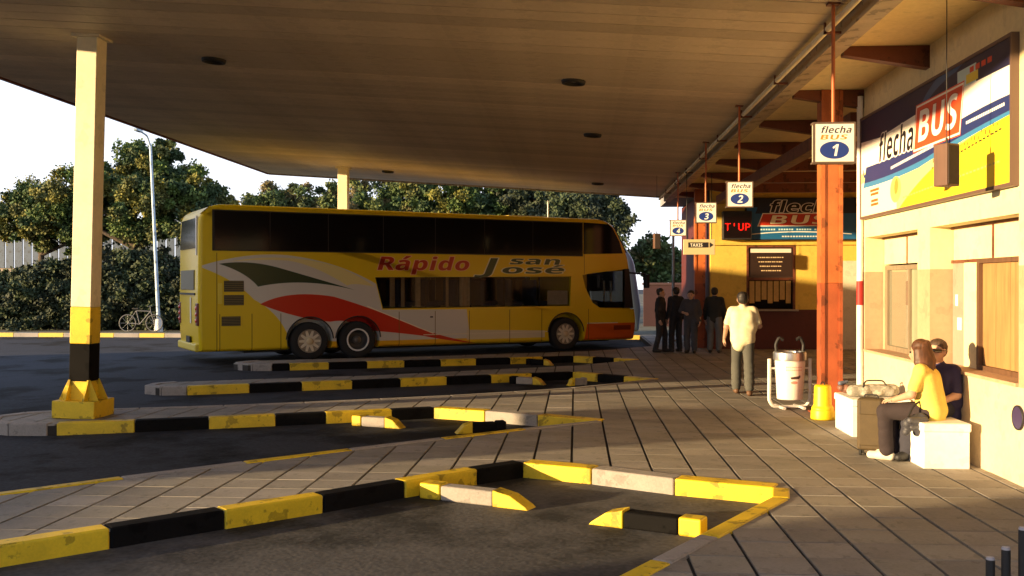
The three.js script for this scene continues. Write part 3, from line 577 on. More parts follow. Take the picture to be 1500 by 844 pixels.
function flat(pts, z0, z1) { return prism(pts, z1 - z0).translate(0, 0, z0); }
{
  const o = thing('double_deck_coach', 'yellow double-deck coach with red, green and white swooshes in the bay', 'bus', [-9.31 - 0.625, -0.15, -24.1 - 1.083], THREE.MathUtils.degToRad(30));
  { const t = THREE.MathUtils.degToRad(32.5), px = o.position.x + 3.4 * Math.cos(Math.PI / 6), pz = o.position.z - 3.4 * Math.sin(Math.PI / 6), k = 1.03; o.rotation.y = t; o.scale.set(k, 1, 1); o.position.x = px - 3.4 * k * Math.cos(t) - 0.06; o.position.z = pz + 3.4 * k * Math.sin(t); }
  const outline = roundOutline([[0.05, 0.3, 0.06], [12.86, 0.27, 0.08], [12.95, 0.85, 0.2], [12.86, 1.4, 0.2], [12.62, 2.92, 0.3], [12.12, 3.8, 0.22], [11.7, 3.98, 0.2], [0.35, 4.0, 0.25], [0.03, 3.72, 0.2], [0.0, 1.0, 0.4]]);
  let g = new THREE.ExtrudeGeometry(outline, { depth: 2 * HW - 0.2, bevelEnabled: true, bevelThickness: 0.1, bevelSize: 0.1, bevelOffset: -0.1, bevelSegments: 4, curveSegments: 8 }).translate(0, 0, -HW + 0.1);
  const lower = [[4.52, 2.18], [4.74, 1.33], [10.56, 1.34], [10.6, 2.22]], cab = [[10.98, 2.28], [11.08, 1.9], [11.35, 1.42], [11.62, 1.26], [13.2, 1.2], [13.2, 2.47], [12.5, 2.46]];
  const cuts = [];
  for (const sd of [1, -1]) {
    const z = (p, d) => flat(p, sd > 0 ? HW - d : -HW - 0.2, sd > 0 ? HW + 0.2 : -HW + d);
    cuts.push(z(cab, 0.26));
    for (const s of [2.77, 4.06, 10.42]) cuts.push(new THREE.CylinderGeometry(0.6, 0.6, 0.8, 40).rotateX(Math.PI / 2).translate(s, 0.52, sd * (HW + 0.0)));
  }
  cuts.push(flat(lower, -HW - 0.2, HW + 0.2));   // the lower saloon is hollow from side to side
  cuts.push(bx(11.3, 13.2, 1.27, 2.4, -HW + 0.1, HW - 0.1));
  g = toCreasedNormals(carve(g, cuts).toNonIndexed(), 0.6);
  const p = g.attributes.position, uv = new Float32Array(p.count * 2);
  for (let i = 0; i < p.count; i++) { uv[2 * i] = p.getX(i) / 13; uv[2 * i + 1] = p.getY(i) / 4.1; }
  g.setAttribute('uv', new THREE.BufferAttribute(uv, 2));
  const paint = print(2048, 646, livery, 0.3, { specularIntensity: 0.75 });
  mesh('body', g, paint, o, true);
  part('chassis', [bx(1.2, 12.2, 0.22, 0.5, -0.82, 0.82), bx(1.9, 11.3, 0.4, 1.1, -0.84, 0.84)], MT.dark, o);
  // upper deck glazing
  const edges = [0.38, 1.75, 3.25, 4.75, 6.25, 7.75, 9.3, 10.98];
  for (const sd of [1, -1]) {
    const z0 = sd > 0 ? HW - 0.02 : -HW - 0.006;
    part('window_band', bx(0.34, 11.0, 2.83, 3.86, z0 + 0.002 * sd, z0 + 0.024), MT.dark, o);
    for (let k = 0; k < 7; k++) part('upper_window', bx(edges[k] + 0.012, edges[k + 1] - 0.012, 2.86, 3.83, sd > 0 ? HW + 0.006 : -HW - 0.006, sd > 0 ? HW + 0.012 : -HW - 0.012), MT.glassDark, o);
    part('front_quarter_window', flat([[11.02, 2.9], [12.42, 2.94], [12.3, 3.3], [12.05, 3.72], [11.9, 3.83], [11.02, 3.86]], sd > 0 ? HW - 0.06 : -HW - 0.008, sd > 0 ? HW + 0.008 : -HW + 0.06), MT.glassDark, o);
    const zg = sd * (HW - 0.025);
    const el = [4.6, 6.0, 7.35, 8.4, 9.55, 10.56];
    for (let k = 0; k < 5; k++) {
      const a = el[k], b = el[k + 1] - 0.02, pts = k ? [[a, 1.345], [b, 1.345], [b, 2.2], [a, 2.2]] : [[4.74, 1.345], [b, 1.345], [b, 2.2], [4.53, 2.2]];
      part('lower_window', flat(pts, zg - 0.003, zg + 0.003), MT.pane, o);
      if (k) part('window_post', bx(a - 0.03, a + 0.01, 1.34, 2.2, zg - 0.03, zg - 0.008), MT.dark, o);
    }
    part('cab_window', flat([[11.0, 2.27], [11.1, 1.9], [11.37, 1.43], [11.63, 1.27], [12.5, 1.26], [12.5, 2.45]], zg - 0.003, zg + 0.003), MT.pane, o);
    part('cab_pillar', flat([[12.5, 1.25], [12.82, 1.25], [12.66, 2.47], [12.5, 2.47]], sd > 0 ? HW - 0.12 : -HW, sd > 0 ? HW : -HW + 0.12), MT.dark, o);
    const cur = M([0.62, 0.44, 0.24], 0.9, T.cloth, 0.002), zc = sd * (HW - 0.12);
    for (const [a, b] of [[4.98, 5.12], [5.3, 5.4], [5.72, 5.86], [6.62, 6.7], [7.05, 7.38]]) { const fold = []; for (let k = 0; k < 3; k++) fold.push(rod(V(a + (b - a) * (k + 0.5) / 3, 1.36, zc), V(a + (b - a) * (k + 0.5) / 3, 2.18, zc), (b - a) / 5, 6)); part('curtain', fold, cur, o); }
    if (sd < 0) { const fold = []; for (let k = 0; k < 34; k++) fold.push(rod(V(4.85 + k * 0.168, 1.35, zc + (k % 2) * 0.02), V(4.85 + k * 0.168, 2.18, zc + (k % 2) * 0.02), 0.088, 6)); part('drawn_curtain', fold, M([0.22, 0.13, 0.08], 0.95, T.cloth, 0.002), o); }
    part('mirror_arm', [rod(V(12.75, 2.35, sd * 1.1), V(13.25, 2.3, sd * 1.28), 0.03, 8)], MT.dark, o);
    part('mirror', box(0.12, 0.42, 0.2, 13.27, 2.08, sd * 1.3, 0.03), MT.dark, o);
  }
  const seatCloth = M([0.05, 0.06, 0.1], 0.95, T.cloth, 0.002);
  for (let k = 0; k < 6; k++) for (const zs of [-0.75, 0.75]) part('saloon_seat', [bx(5.2 + k * 0.85, 5.65 + k * 0.85, 1.35, 1.5, zs - 0.35, zs + 0.35, 0.04), bx(5.15 + k * 0.85, 5.28 + k * 0.85, 1.45, 2.12, zs - 0.35, zs + 0.35, 0.04)], seatCloth, o);
  part('window_notice', bx(9.82, 10.5, 1.38, 1.8, HW - 0.06, HW - 0.055), M([0.72, 0.66, 0.5], 0.8, T.cloth), o);
  part('windscreen', flat([[12.9, 1.22], [12.68, 2.5], [12.66, 2.5], [12.88, 1.22]], -HW + 0.14, HW - 0.14), MT.pane, o);
  part('upper_windscreen', flat([[12.66, 2.98], [12.18, 3.8], [12.1, 3.78], [12.56, 2.96]], -HW + 0.12, HW - 0.12), MT.glassDark, o);
  part('dashboard', bx(11.9, 12.7, 1.24, 1.45, -1.0, 1.0, 0.05), MT.dark, o);
  part('driver_seat', [bx(11.35, 11.85, 1.26, 1.5, 0.3, 0.8, 0.05), bx(11.3, 11.45, 1.4, 2.15, 0.3, 0.8, 0.05)], M([0.16, 0.2, 0.24], 0.9, T.cloth), o);
  for (const a of [11.98, 12.22]) part('cab_grab_rail', rod(V(a, 1.35, 0.9), V(a, 2.1, 0.9), 0.03, 8), M([0.5, 0.56, 0.54], 0.4), o);
  for (const sd of [1, -1]) { wheel(o, 2.77, 0.5, sd * (HW - 0.03), 'cover'); wheel(o, 4.06, 0.5, sd * (HW - 0.03), 'ring'); wheel(o, 10.42, 0.5, sd * (HW - 0.03), 'cover'); }
  for (const s of [2.77, 4.06, 10.42]) { const a = []; const r = 0.615; for (let k = 0; k <= 14; k++) { const t = Math.PI * (0.02 + 0.96 * k / 14); a.push(V(s + r * Math.cos(t), 0.52 + r * Math.sin(t), HW + 0.002)); } part('arch_trim', tube(a, 0.018, 40, 6), MT.dark, o); }
  // vents, lamps, rear
  const vent = (s0, s1, h0, h1) => { const v = part('engine_vent', bx(s0, s1, h0, h1, HW - 0.01, HW + 0.006), M([0.05, 0.045, 0.03], 0.7), o); for (let k = 0; k < 6; k++) part('louvre', bx(s0 + 0.01, s1 - 0.01, h0 + (h1 - h0) * (k + 0.15) / 6, h0 + (h1 - h0) * (k + 0.55) / 6, HW + 0.006, HW + 0.016), M([0.2, 0.15, 0.05], 0.6), v); };
  vent(0.62, 1.1, 1.8, 2.08); vent(0.62, 1.1, 1.46, 1.72); vent(0.56, 1.02, 0.94, 1.18);
  part('fuel_flap', bx(0.48, 0.58, 1.5, 2.02, HW - 0.01, HW + 0.008, 0.004), M([0.75, 0.6, 0.06], 0.4), o);
  for (const sd of [1, -1]) {
    const t = part('tail_lamp', bx(-0.012, 0.1, 0.95, 1.52, sd * 0.98, sd * 1.22, 0.03), M([0.12, 0.008, 0.008], 0.3), o);
    for (let k = 0; k < 3; k++) part('lens', new THREE.SphereGeometry(0.055, 16, 8).scale(0.5, 1, 1).translate(-0.012, 1.08 + k * 0.155, sd * 1.1), M([0.55, 0.015, 0.012], 0.12, null, 0, { clearcoat: 1 }), t);
  }
  part('rear_window', flat([[-0.01, 2.9], [0.02, 2.9], [0.08, 3.66], [0.03, 3.66]], -1.0, 1.0), MT.glassDark, o);
  part('rear_corner_trim', bx(-0.008, 0.03, 2.72, 3.7, 1.02, 1.1), M([0.75, 0.75, 0.7], 0.3), o);
  part('rear_grille', bx(-0.015, 0.02, 1.85, 2.35, -0.9, 0.8, 0.006), M([0.16, 0.15, 0.1], 0.6), o);
  part('rear_bar', bx(-0.02, 0.02, 1.72, 1.77, -1.05, 0.9), MT.dark, o);
  part('rear_badge', flat([[-0.018, 1.0], [0, 1.0], [0, 1.66], [-0.018, 1.66]], 0.35, 0.45), M([0.75, 0.72, 0.66], 0.5), o);
  part('number_plate', bx(-0.03, 0.0, 0.5, 0.66, -0.1, 0.36), MT.dark, o);
  part('rear_bumper', bx(-0.05, 0.3, 0.3, 0.5, -1.15, 1.15, 0.04), M([0.72, 0.55, 0.05], 0.4), o);
  part('roof_hatch', bx(8.9, 10.2, 3.97, 4.06, -0.5, 0.5, 0.03), M([0.5, 0.38, 0.06], 0.5), o);
  part('roof_antenna', [rod(V(9.95, 4.0, 1.0), V(9.95, 4.5, 1.0), 0.018, 6)], MT.white, o);
  part('side_marker', bx(6.1, 6.18, 1.06, 1.1, HW - 0.004, HW + 0.012), MT.dark, o);
  part('door_seam', bx(8.545, 8.555, 0.32, 1.26, HW - 0.002, HW + 0.003), MT.dark, o);
}
function plainCoach(label, x, d, turn, col) {
  const o = thing('white_coach', label, 'bus', [x, -0.15, -d], turn);
  const outline = roundOutline([[0.05, 0.3, 0.06], [11.4, 0.28, 0.1], [11.5, 1.1, 0.2], [11.2, 2.9, 0.3], [10.8, 3.35, 0.2], [0.2, 3.4, 0.2], [0, 2.9, 0.2]]);
  let g = new THREE.ExtrudeGeometry(outline, { depth: 2.3, bevelEnabled: true, bevelThickness: 0.1, bevelSize: 0.1, bevelOffset: -0.1, bevelSegments: 3, curveSegments: 6 }).translate(0, 0, -1.15);
  const cuts = []; for (const sd of [1, -1]) for (const s of [2.9, 9.0]) cuts.push(new THREE.CylinderGeometry(0.6, 0.6, 0.8, 32).rotateX(Math.PI / 2).translate(s, 0.52, sd * 1.25));
  g = toCreasedNormals(carve(g, cuts).toNonIndexed(), 0.6);
  part('body', g, col, o);
  for (const sd of [1, -1]) {
    for (let k = 0; k < 6; k++) part('side_window', bx(0.5 + k * 1.65, 2.1 + k * 1.65, 1.75, 2.8, sd * 1.235, sd * 1.256), MT.glassDark, o);
    for (const s of [2.9, 9.0]) wheel(o, s, 0.5, sd * 1.22, 'cover');
  }
  part('windscreen', flat([[11.45, 1.35], [11.18, 2.95], [11.1, 2.95], [11.36, 1.35]], -1.05, 1.05), M([0.3, 0.38, 0.42], 0.05, null, 0, { clearcoat: 1 }), o);
  part('headlamp', bx(11.38, 11.48, 0.65, 0.85, 0.75, 1.1, 0.03), MT.white, o);
  part('headlamp', bx(11.38, 11.48, 0.65, 0.85, -1.1, -0.75, 0.03), MT.white, o);
  return o;
}
const paleBlue = M([0.2, 0.28, 0.38], 0.4, null, 0, { clearcoat: 0.3 });
plainCoach('pale blue coach just showing past the front of the yellow bus', -8.74, 32.7, THREE.MathUtils.degToRad(22), paleBlue);

/* ---------- figures ---------- */
function surface(prims, cell, k = 0.03) { // surface nets over a smooth union of tapered capsules
  const lo = V(1e9, 1e9, 1e9), hi = V(-1e9, -1e9, -1e9);
  for (const p of prims) for (const [q, r] of [[p.a, p.ra], [p.b, p.rb]]) { lo.min(V(q.x - r, q.y - r, q.z - r)); hi.max(V(q.x + r, q.y + r, q.z + r)); }
  lo.subScalar(k + 2 * cell); hi.addScalar(k + 2 * cell);
  const nx = Math.ceil((hi.x - lo.x) / cell) + 1, ny = Math.ceil((hi.y - lo.y) / cell) + 1, nz = Math.ceil((hi.z - lo.z) / cell) + 1;
  const f = new Float32Array(nx * ny * nz).fill(1);
  for (const p of prims) {
    const m = Math.max(p.ra, p.rb) + k * 2 + 3 * cell, ab = p.b.clone().sub(p.a), L2 = Math.max(1e-9, ab.lengthSq());
    const r = (v, o, n) => [Math.max(0, Math.floor((v[0] - m - o) / cell)), Math.min(n - 1, Math.ceil((v[1] + m - o) / cell))];
    const [x0, x1] = r([Math.min(p.a.x, p.b.x), Math.max(p.a.x, p.b.x)], lo.x, nx), [y0, y1] = r([Math.min(p.a.y, p.b.y), Math.max(p.a.y, p.b.y)], lo.y, ny), [z0, z1] = r([Math.min(p.a.z, p.b.z), Math.max(p.a.z, p.b.z)], lo.z, nz);
    for (let z = z0; z <= z1; z++) for (let y = y0; y <= y1; y++) for (let x = x0; x <= x1; x++) {
      const qx = lo.x + x * cell - p.a.x, qy = lo.y + y * cell - p.a.y, qz = lo.z + z * cell - p.a.z;
      const t = Math.max(0, Math.min(1, (qx * ab.x + qy * ab.y + qz * ab.z) / L2));
      const d = Math.hypot(qx - ab.x * t, qy - ab.y * t, qz - ab.z * t) - (p.ra + (p.rb - p.ra) * t);
      const i = (z * ny + y) * nx + x, o = f[i], h = Math.max(k - Math.abs(o - d), 0) / k;
      f[i] = Math.min(o, d) - h * h * k * 0.25;
    }
  }
  const id = new Int32Array(nx * ny * nz).fill(-1), pos = [], idx = [], at = (x, y, z) => (z * ny + y) * nx + x;
  for (let z = 0; z < nz - 1; z++) for (let y = 0; y < ny - 1; y++) for (let x = 0; x < nx - 1; x++) {
    let sx = 0, sy = 0, sz = 0, n = 0;
    const v = []; for (let c = 0; c < 8; c++) v.push(f[at(x + (c & 1), y + (c >> 1 & 1), z + (c >> 2))]);
    let neg = 0; for (const q of v) if (q < 0) neg++;
    if (!neg || neg === 8) continue;
    for (let c = 0; c < 8; c++) for (const b of [1, 2, 4]) if (!(c & b)) { const e = c | b; if ((v[c] < 0) !== (v[e] < 0)) { const t = v[c] / (v[c] - v[e]); sx += (c & 1) + (b === 1 ? t : 0); sy += (c >> 1 & 1) + (b === 2 ? t : 0); sz += (c >> 2) + (b === 4 ? t : 0); n++; } }
    id[at(x, y, z)] = pos.length / 3; pos.push(lo.x + (x + sx / n) * cell, lo.y + (y + sy / n) * cell, lo.z + (z + sz / n) * cell);
  }
  const quad = (a, b, c, d, fl) => { if (a < 0 || b < 0 || c < 0 || d < 0) return; if (fl) idx.push(a, b, c, a, c, d); else idx.push(a, c, b, a, d, c); };
  for (let z = 1; z < nz - 1; z++) for (let y = 1; y < ny - 1; y++) for (let x = 1; x < nx - 1; x++) {
    const s = f[at(x, y, z)] < 0;
    if (s !== (f[at(x + 1, y, z)] < 0)) quad(id[at(x, y - 1, z - 1)], id[at(x, y, z - 1)], id[at(x, y, z)], id[at(x, y - 1, z)], s);
    if (s !== (f[at(x, y + 1, z)] < 0)) quad(id[at(x - 1, y, z - 1)], id[at(x - 1, y, z)], id[at(x, y, z)], id[at(x, y, z - 1)], s);
    if (s !== (f[at(x, y, z + 1)] < 0)) quad(id[at(x - 1, y - 1, z)], id[at(x, y - 1, z)], id[at(x, y, z)], id[at(x - 1, y, z)], s);
  }
  const g = new THREE.BufferGeometry(); g.setAttribute('position', new THREE.Float32BufferAttribute(pos, 3)); g.setIndex(idx); g.computeVertexNormals();
  return g;
}
const cap = (a, b, ra, rb = ra) => ({ a: a.clone(), b: b.clone(), ra, rb });
const mix = (a, b, t) => a.clone().lerp(b, t);
function hand(wrist, dir, palmN, s, curl) { // dir: along the fingers, palmN: where the palm faces
  const d = dir.clone().normalize(), n = palmN.clone().addScaledVector(d, -palmN.dot(d)).normalize(), side = d.clone().cross(n).multiplyScalar(s);
  const P = (u, v, w) => wrist.clone().addScaledVector(d, u).addScaledVector(side, v).addScaledVector(n, w), out = [];
  out.push(cap(P(0, 0, 0), P(0.03, 0, 0), 0.022, 0.024));
  for (let k = 0; k < 4; k++) {
    const v = -0.03 + k * 0.02, len = [0.062, 0.075, 0.08, 0.07][k], b = P(0.085, v, 0);
    out.push(cap(P(0.02, v * 0.6, 0), b, 0.014, 0.012));
    const m = b.clone().addScaledVector(d, len * 0.5 * Math.cos(curl)).addScaledVector(n, len * 0.5 * Math.sin(curl));
    out.push(cap(b, m, 0.0095, 0.009));
    out.push(cap(m, m.clone().addScaledVector(d, len * 0.5 * Math.cos(curl * 2.2)).addScaledVector(n, len * 0.5 * Math.sin(curl * 2.2)), 0.009, 0.0075));
  }
  const tb = P(0.025, 0.025, 0.005), tm = P(0.06, 0.05, 0.018); out.push(cap(tb, tm, 0.013, 0.011), cap(tm, P(0.085, 0.055, 0.03), 0.0105, 0.008));
  return out;
}
function person(label, at, turn, J, look, group) {
  // local frame: +z is where the person faces, +x the person's left
  const o = thing('person', label, 'person', at, turn, group), c = look.cell || 0.013;
  const H = look.headTurn || 0, Hq = new THREE.Quaternion().setFromEuler(new THREE.Euler(look.nod || 0, H, 0)), hp = (x, y, z) => V(x, y, z).applyQuaternion(Hq).add(J.head);
  const chest = mix(J.neck, J.pelvis, 0.3), ls = J.ls, rs = J.rs, across = ls.clone().sub(rs).normalize();
  const cL = chest.clone().addScaledVector(across, 0.085), cR = chest.clone().addScaledVector(across, -0.085), hipAc = J.lh.clone().sub(J.rh).normalize();
  const bL = J.pelvis.clone().addScaledVector(hipAc, 0.07), bR = J.pelvis.clone().addScaledVector(hipAc, -0.07);
  const w = look.wide || 1;
  const torso = (e) => [cap(cL, bL, 0.112 * w + e, 0.108 * w + e), cap(cR, bR, 0.112 * w + e, 0.108 * w + e), cap(mix(ls, J.neck, 0.15), mix(rs, J.neck, 0.15), 0.062 + e, 0.062 + e), cap(J.neck, chest, 0.06 + e, 0.09 + e), cap(chest, J.pelvis, 0.108 * w + e, 0.106 * w + e)];
  const arm = (s, e, h, x = 0) => [cap(s, e, 0.052 + x, 0.042 + x), cap(e, h, 0.042 + x, 0.028 + x)];
  const leg = (h, kn, a, x = 0) => [cap(h, kn, 0.088 + x, 0.06 + x), cap(kn, a, 0.058 + x, 0.042 + x)];
  const foot = (a, t, x = 0) => [cap(a, mix(a, t, 0.3).setY(t.y + 0.012), 0.036 + x, 0.036 + x), cap(mix(a, t, -0.25).setY(t.y), t, 0.035 + x, 0.03 + x)];
  const head = [cap(hp(0, 0.03, -0.01), hp(0, 0.0, -0.005), 0.088, 0.08), cap(hp(0, -0.05, 0.03), hp(0, -0.075, 0.04), 0.06, 0.045), cap(hp(0, 0.01, 0.085), hp(0, -0.028, 0.105), 0.011, 0.016), cap(hp(0.084, 0, -0.01), hp(0.084, -0.025, -0.008), 0.016, 0.011), cap(hp(-0.084, 0, -0.01), hp(-0.084, -0.025, -0.008), 0.016, 0.011), cap(hp(0, -0.055, 0.083), hp(0, -0.058, 0.083), 0.018, 0.018)];
  const bodyP = [...head, cap(J.neck, hp(0, -0.05, -0.01), 0.058, 0.052), ...torso(-0.012), ...arm(ls, J.le, J.lw), ...arm(rs, J.re, J.rw), ...leg(J.lh, J.lk, J.la), ...leg(J.rh, J.rk, J.ra), ...foot(J.la, J.lt), ...foot(J.ra, J.rt)];
  const gs = [surface(bodyP, c, 0.03), surface(hand(J.lw, J.lhd || J.lw.clone().sub(J.le), J.lpn || V(-1, 0, 0.2), 1, look.curl ?? 0.35), 0.0045, 0.006), surface(hand(J.rw, J.rhd || J.rw.clone().sub(J.re), J.rpn || V(1, 0, 0.2), -1, look.curl ?? 0.35), 0.0045, 0.006)];
  const body = part('body', gs, look.skin, o);
  for (const s of [-1, 1]) { const e = part('eye', [new THREE.SphereGeometry(0.012, 10, 8).translate(...hp(s * 0.032, 0.005, 0.078).toArray())], MT.dark, o); }
  part('mouth', [new THREE.SphereGeometry(0.014, 10, 6).scale(1.5, 0.35, 0.6).applyQuaternion(Hq).translate(...hp(0, -0.055, 0.099).toArray())], M([0.3, 0.09, 0.07], 0.6), o);
  const sl = look.sleeve ?? 0.6;
  const top = torso(0.012); for (const [s, e, h] of [[ls, J.le, J.lw], [rs, J.re, J.rw]]) { if (sl <= 1) top.push(cap(s, mix(s, e, sl), 0.068, 0.062)); else top.push(cap(s, e, 0.066, 0.058), cap(e, mix(e, h, sl - 1), 0.058, 0.046)); }
  if (look.hem) top.push(cap(bL.clone().add(V(0, -look.hem, 0)), bR.clone().add(V(0, -look.hem, 0)), 0.118 * w, 0.118 * w));
  for (let k = 0; k < 7; k++) { const u = rnd(), q = mix(rnd() < 0.5 ? cL : cR, J.pelvis, u); const off = V(rr(-0.1, 0.1), rr(-0.05, 0.05), rr(-0.02, 0.02)); top.push(cap(q.clone().add(off), q.clone().add(off).add(V(rr(-0.08, 0.08), -0.12, rr(-0.01, 0.01))), 0.115 * w, 0.105 * w)); }
  part('top', surface(top, c * 0.9, 0.025), look.top, o);
  const tr = [cap(bL, bR, 0.118 * w, 0.118 * w), ...leg(J.lh, J.lk, mix(J.lk, J.la, 0.96), 0.02), ...leg(J.rh, J.rk, mix(J.rk, J.ra, 0.96), 0.02)];
  for (const [kn, a] of [[J.lk, J.la], [J.rk, J.ra]]) { tr.push(cap(mix(kn, a, 0.7), mix(kn, a, 0.98), 0.062, 0.07)); for (let k = 0; k < 4; k++) { const q = mix(kn, a, 0.1 + k * 0.22); tr.push(cap(q.clone().add(V(-0.03, rr(0, 0.03), 0.01)), q.clone().add(V(0.03, rr(-0.03, 0), 0.01)), 0.06, 0.056)); } }
  part('trousers', surface(tr, c * 0.9, 0.025), look.trousers, o);
  for (const [a, t] of [[J.la, J.lt], [J.ra, J.rt]]) part('shoe', surface(foot(a.clone().setY(Math.min(a.y, t.y + 0.03)), t, 0.012), c * 0.8, 0.02), look.shoes, o);
  const hair = [cap(hp(0, 0.045, -0.022), hp(0, 0.01, -0.035), 0.094, 0.09)];
  for (let k = 0; k < 10; k++) { const t = k / 10 * Math.PI * 2; hair.push(cap(hp(0.05 * Math.cos(t), 0.078 + 0.012 * Math.sin(t * 3), -0.045 + 0.045 * Math.sin(t)), hp(0.058 * Math.cos(t), 0.05, -0.055 + 0.045 * Math.sin(t)), 0.034, 0.03)); }
  if (look.longHair) for (let k = 0; k < 11; k++) { const t = Math.PI * (1.0 + k / 10), x = 0.085 * Math.cos(t), z = 0.075 * Math.sin(t) - 0.02; hair.push(cap(hp(x, 0.02, z), hp(x * 1.25, -0.1, z * 1.2), 0.034, 0.036), cap(hp(x * 1.25, -0.1, z * 1.2), hp(x * 1.3 + rr(-0.02, 0.02), -0.2 + rr(-0.03, 0.03), z * 1.25), 0.036, 0.018)); }
  part('hair', surface(hair, 0.011, 0.012), look.hair, o);
  return { o, hp };
}
function standing(h, p = {}) {
  const s = h / 1.7, v = (x, y, z) => V(x * s, y * s, z * s), st = p.stride || 0, lean = p.lean || 0, gap = p.gap || 0;
  const J = {
    head: v(0, 1.585, 0.015 + lean * 1.5), neck: v(0, 1.45, lean * 1.3), pelvis: v(0, 0.96, 0), ls: v(0.185, 1.395, lean * 1.2), rs: v(-0.185, 1.395, lean * 1.2),
    lh: v(0.085, 0.9, 0), rh: v(-0.085, 0.9, 0), lk: v(0.1 + gap, 0.48, 0.02 + st * 0.25), rk: v(-0.1 - gap, 0.48, 0.03 - st * 0.12), la: v(0.1 + gap * 1.6, 0.09, st * 0.28), ra: v(-0.1 - gap * 1.6, 0.09 + (p.heel || 0), -st * 0.4),
    lt: v(0.115 + gap * 1.6, 0.045, st * 0.28 + 0.16), rt: v(-0.115 - gap * 1.6, 0.045, -st * 0.4 + 0.15),
    le: v(0.245, 1.12, -0.03), lw: v(0.25, 0.87, 0.05), re: v(-0.245, 1.12, -0.03), rw: v(-0.25, 0.87, 0.05),
  };
  for (const k of Object.keys(p)) if (Array.isArray(p[k])) J[k] = v(...p[k]);
  return J;
}
const skin = M([0.42, 0.25, 0.17], 0.6), skinWarm = M([0.5, 0.29, 0.19], 0.6);
const cl = (c) => M(c, 0.9, T.cloth, 0.003);
const hairBlack = M([0.018, 0.013, 0.011], 0.6, T.bark, 0.004), hairBrown = M([0.1, 0.04, 0.018], 0.55, T.bark, 0.004);
// heading: turn 0 faces +z (the camera); PI faces away
person('man in cream shirt and grey trousers walking away across the platform', [2.8, 0, -16.8], Math.PI - 0.12,
  standing(1.7, { stride: 0.55, heel: 0.03, lean: 0.02, re: [-0.27, 1.14, 0.03], rw: [-0.2, 1.2, 0.24], rhd: [0.3, 0.5, 0.8], rpn: [1, 0, -0.3], le: [0.27, 1.13, -0.02], lw: [0.3, 0.93, 0.1] }),
  { skin, top: cl([0.74, 0.66, 0.42]), trousers: cl([0.075, 0.075, 0.065]), shoes: M([0.12, 0.06, 0.03], 0.6), hair: hairBlack, sleeve: 0.75, wide: 1.12, hem: 0.04, cell: 0.012 });
const darkPeople = 'people standing in a group before the ticket office';
person('leftmost of the standing group, in dark clothes with legs apart', [2.3, 0, -27.0], 1.2, standing(1.72, { gap: 0.03, stride: 0.25 }), { skin, top: cl([0.02, 0.02, 0.025]), trousers: cl([0.025, 0.027, 0.035]), shoes: MT.dark, hair: hairBlack, sleeve: 1.9, cell: 0.016 }, darkPeople);
person('dark clothed person second from the bus in the standing group', [2.72, 0, -27.1], -2.6, standing(1.75, { gap: 0.02 }), { skin, top: cl([0.018, 0.02, 0.028]), trousers: cl([0.02, 0.02, 0.024]), shoes: MT.dark, hair: hairBlack, sleeve: 1.9, cell: 0.016 }, darkPeople);
person('person in the standing group with face turned to the camera', [3.08, 0, -26.7], -0.3, standing(1.66, { re: [-0.28, 1.14, 0.03], rw: [-0.14, 1.1, 0.2] }), { skin: skinWarm, top: cl([0.05, 0.05, 0.06]), trousers: cl([0.05, 0.055, 0.07]), shoes: MT.dark, hair: hairBlack, sleeve: 1.4, cell: 0.016 }, darkPeople);
person('rightmost of the standing group, dark jacket and grey jeans', [3.72, 0, -26.8], 2.9, standing(1.74, { gap: 0.01 }), { skin, top: cl([0.02, 0.022, 0.022]), trousers: cl([0.13, 0.14, 0.15]), shoes: MT.dark, hair: hairBlack, sleeve: 1.9, cell: 0.016 }, darkPeople);
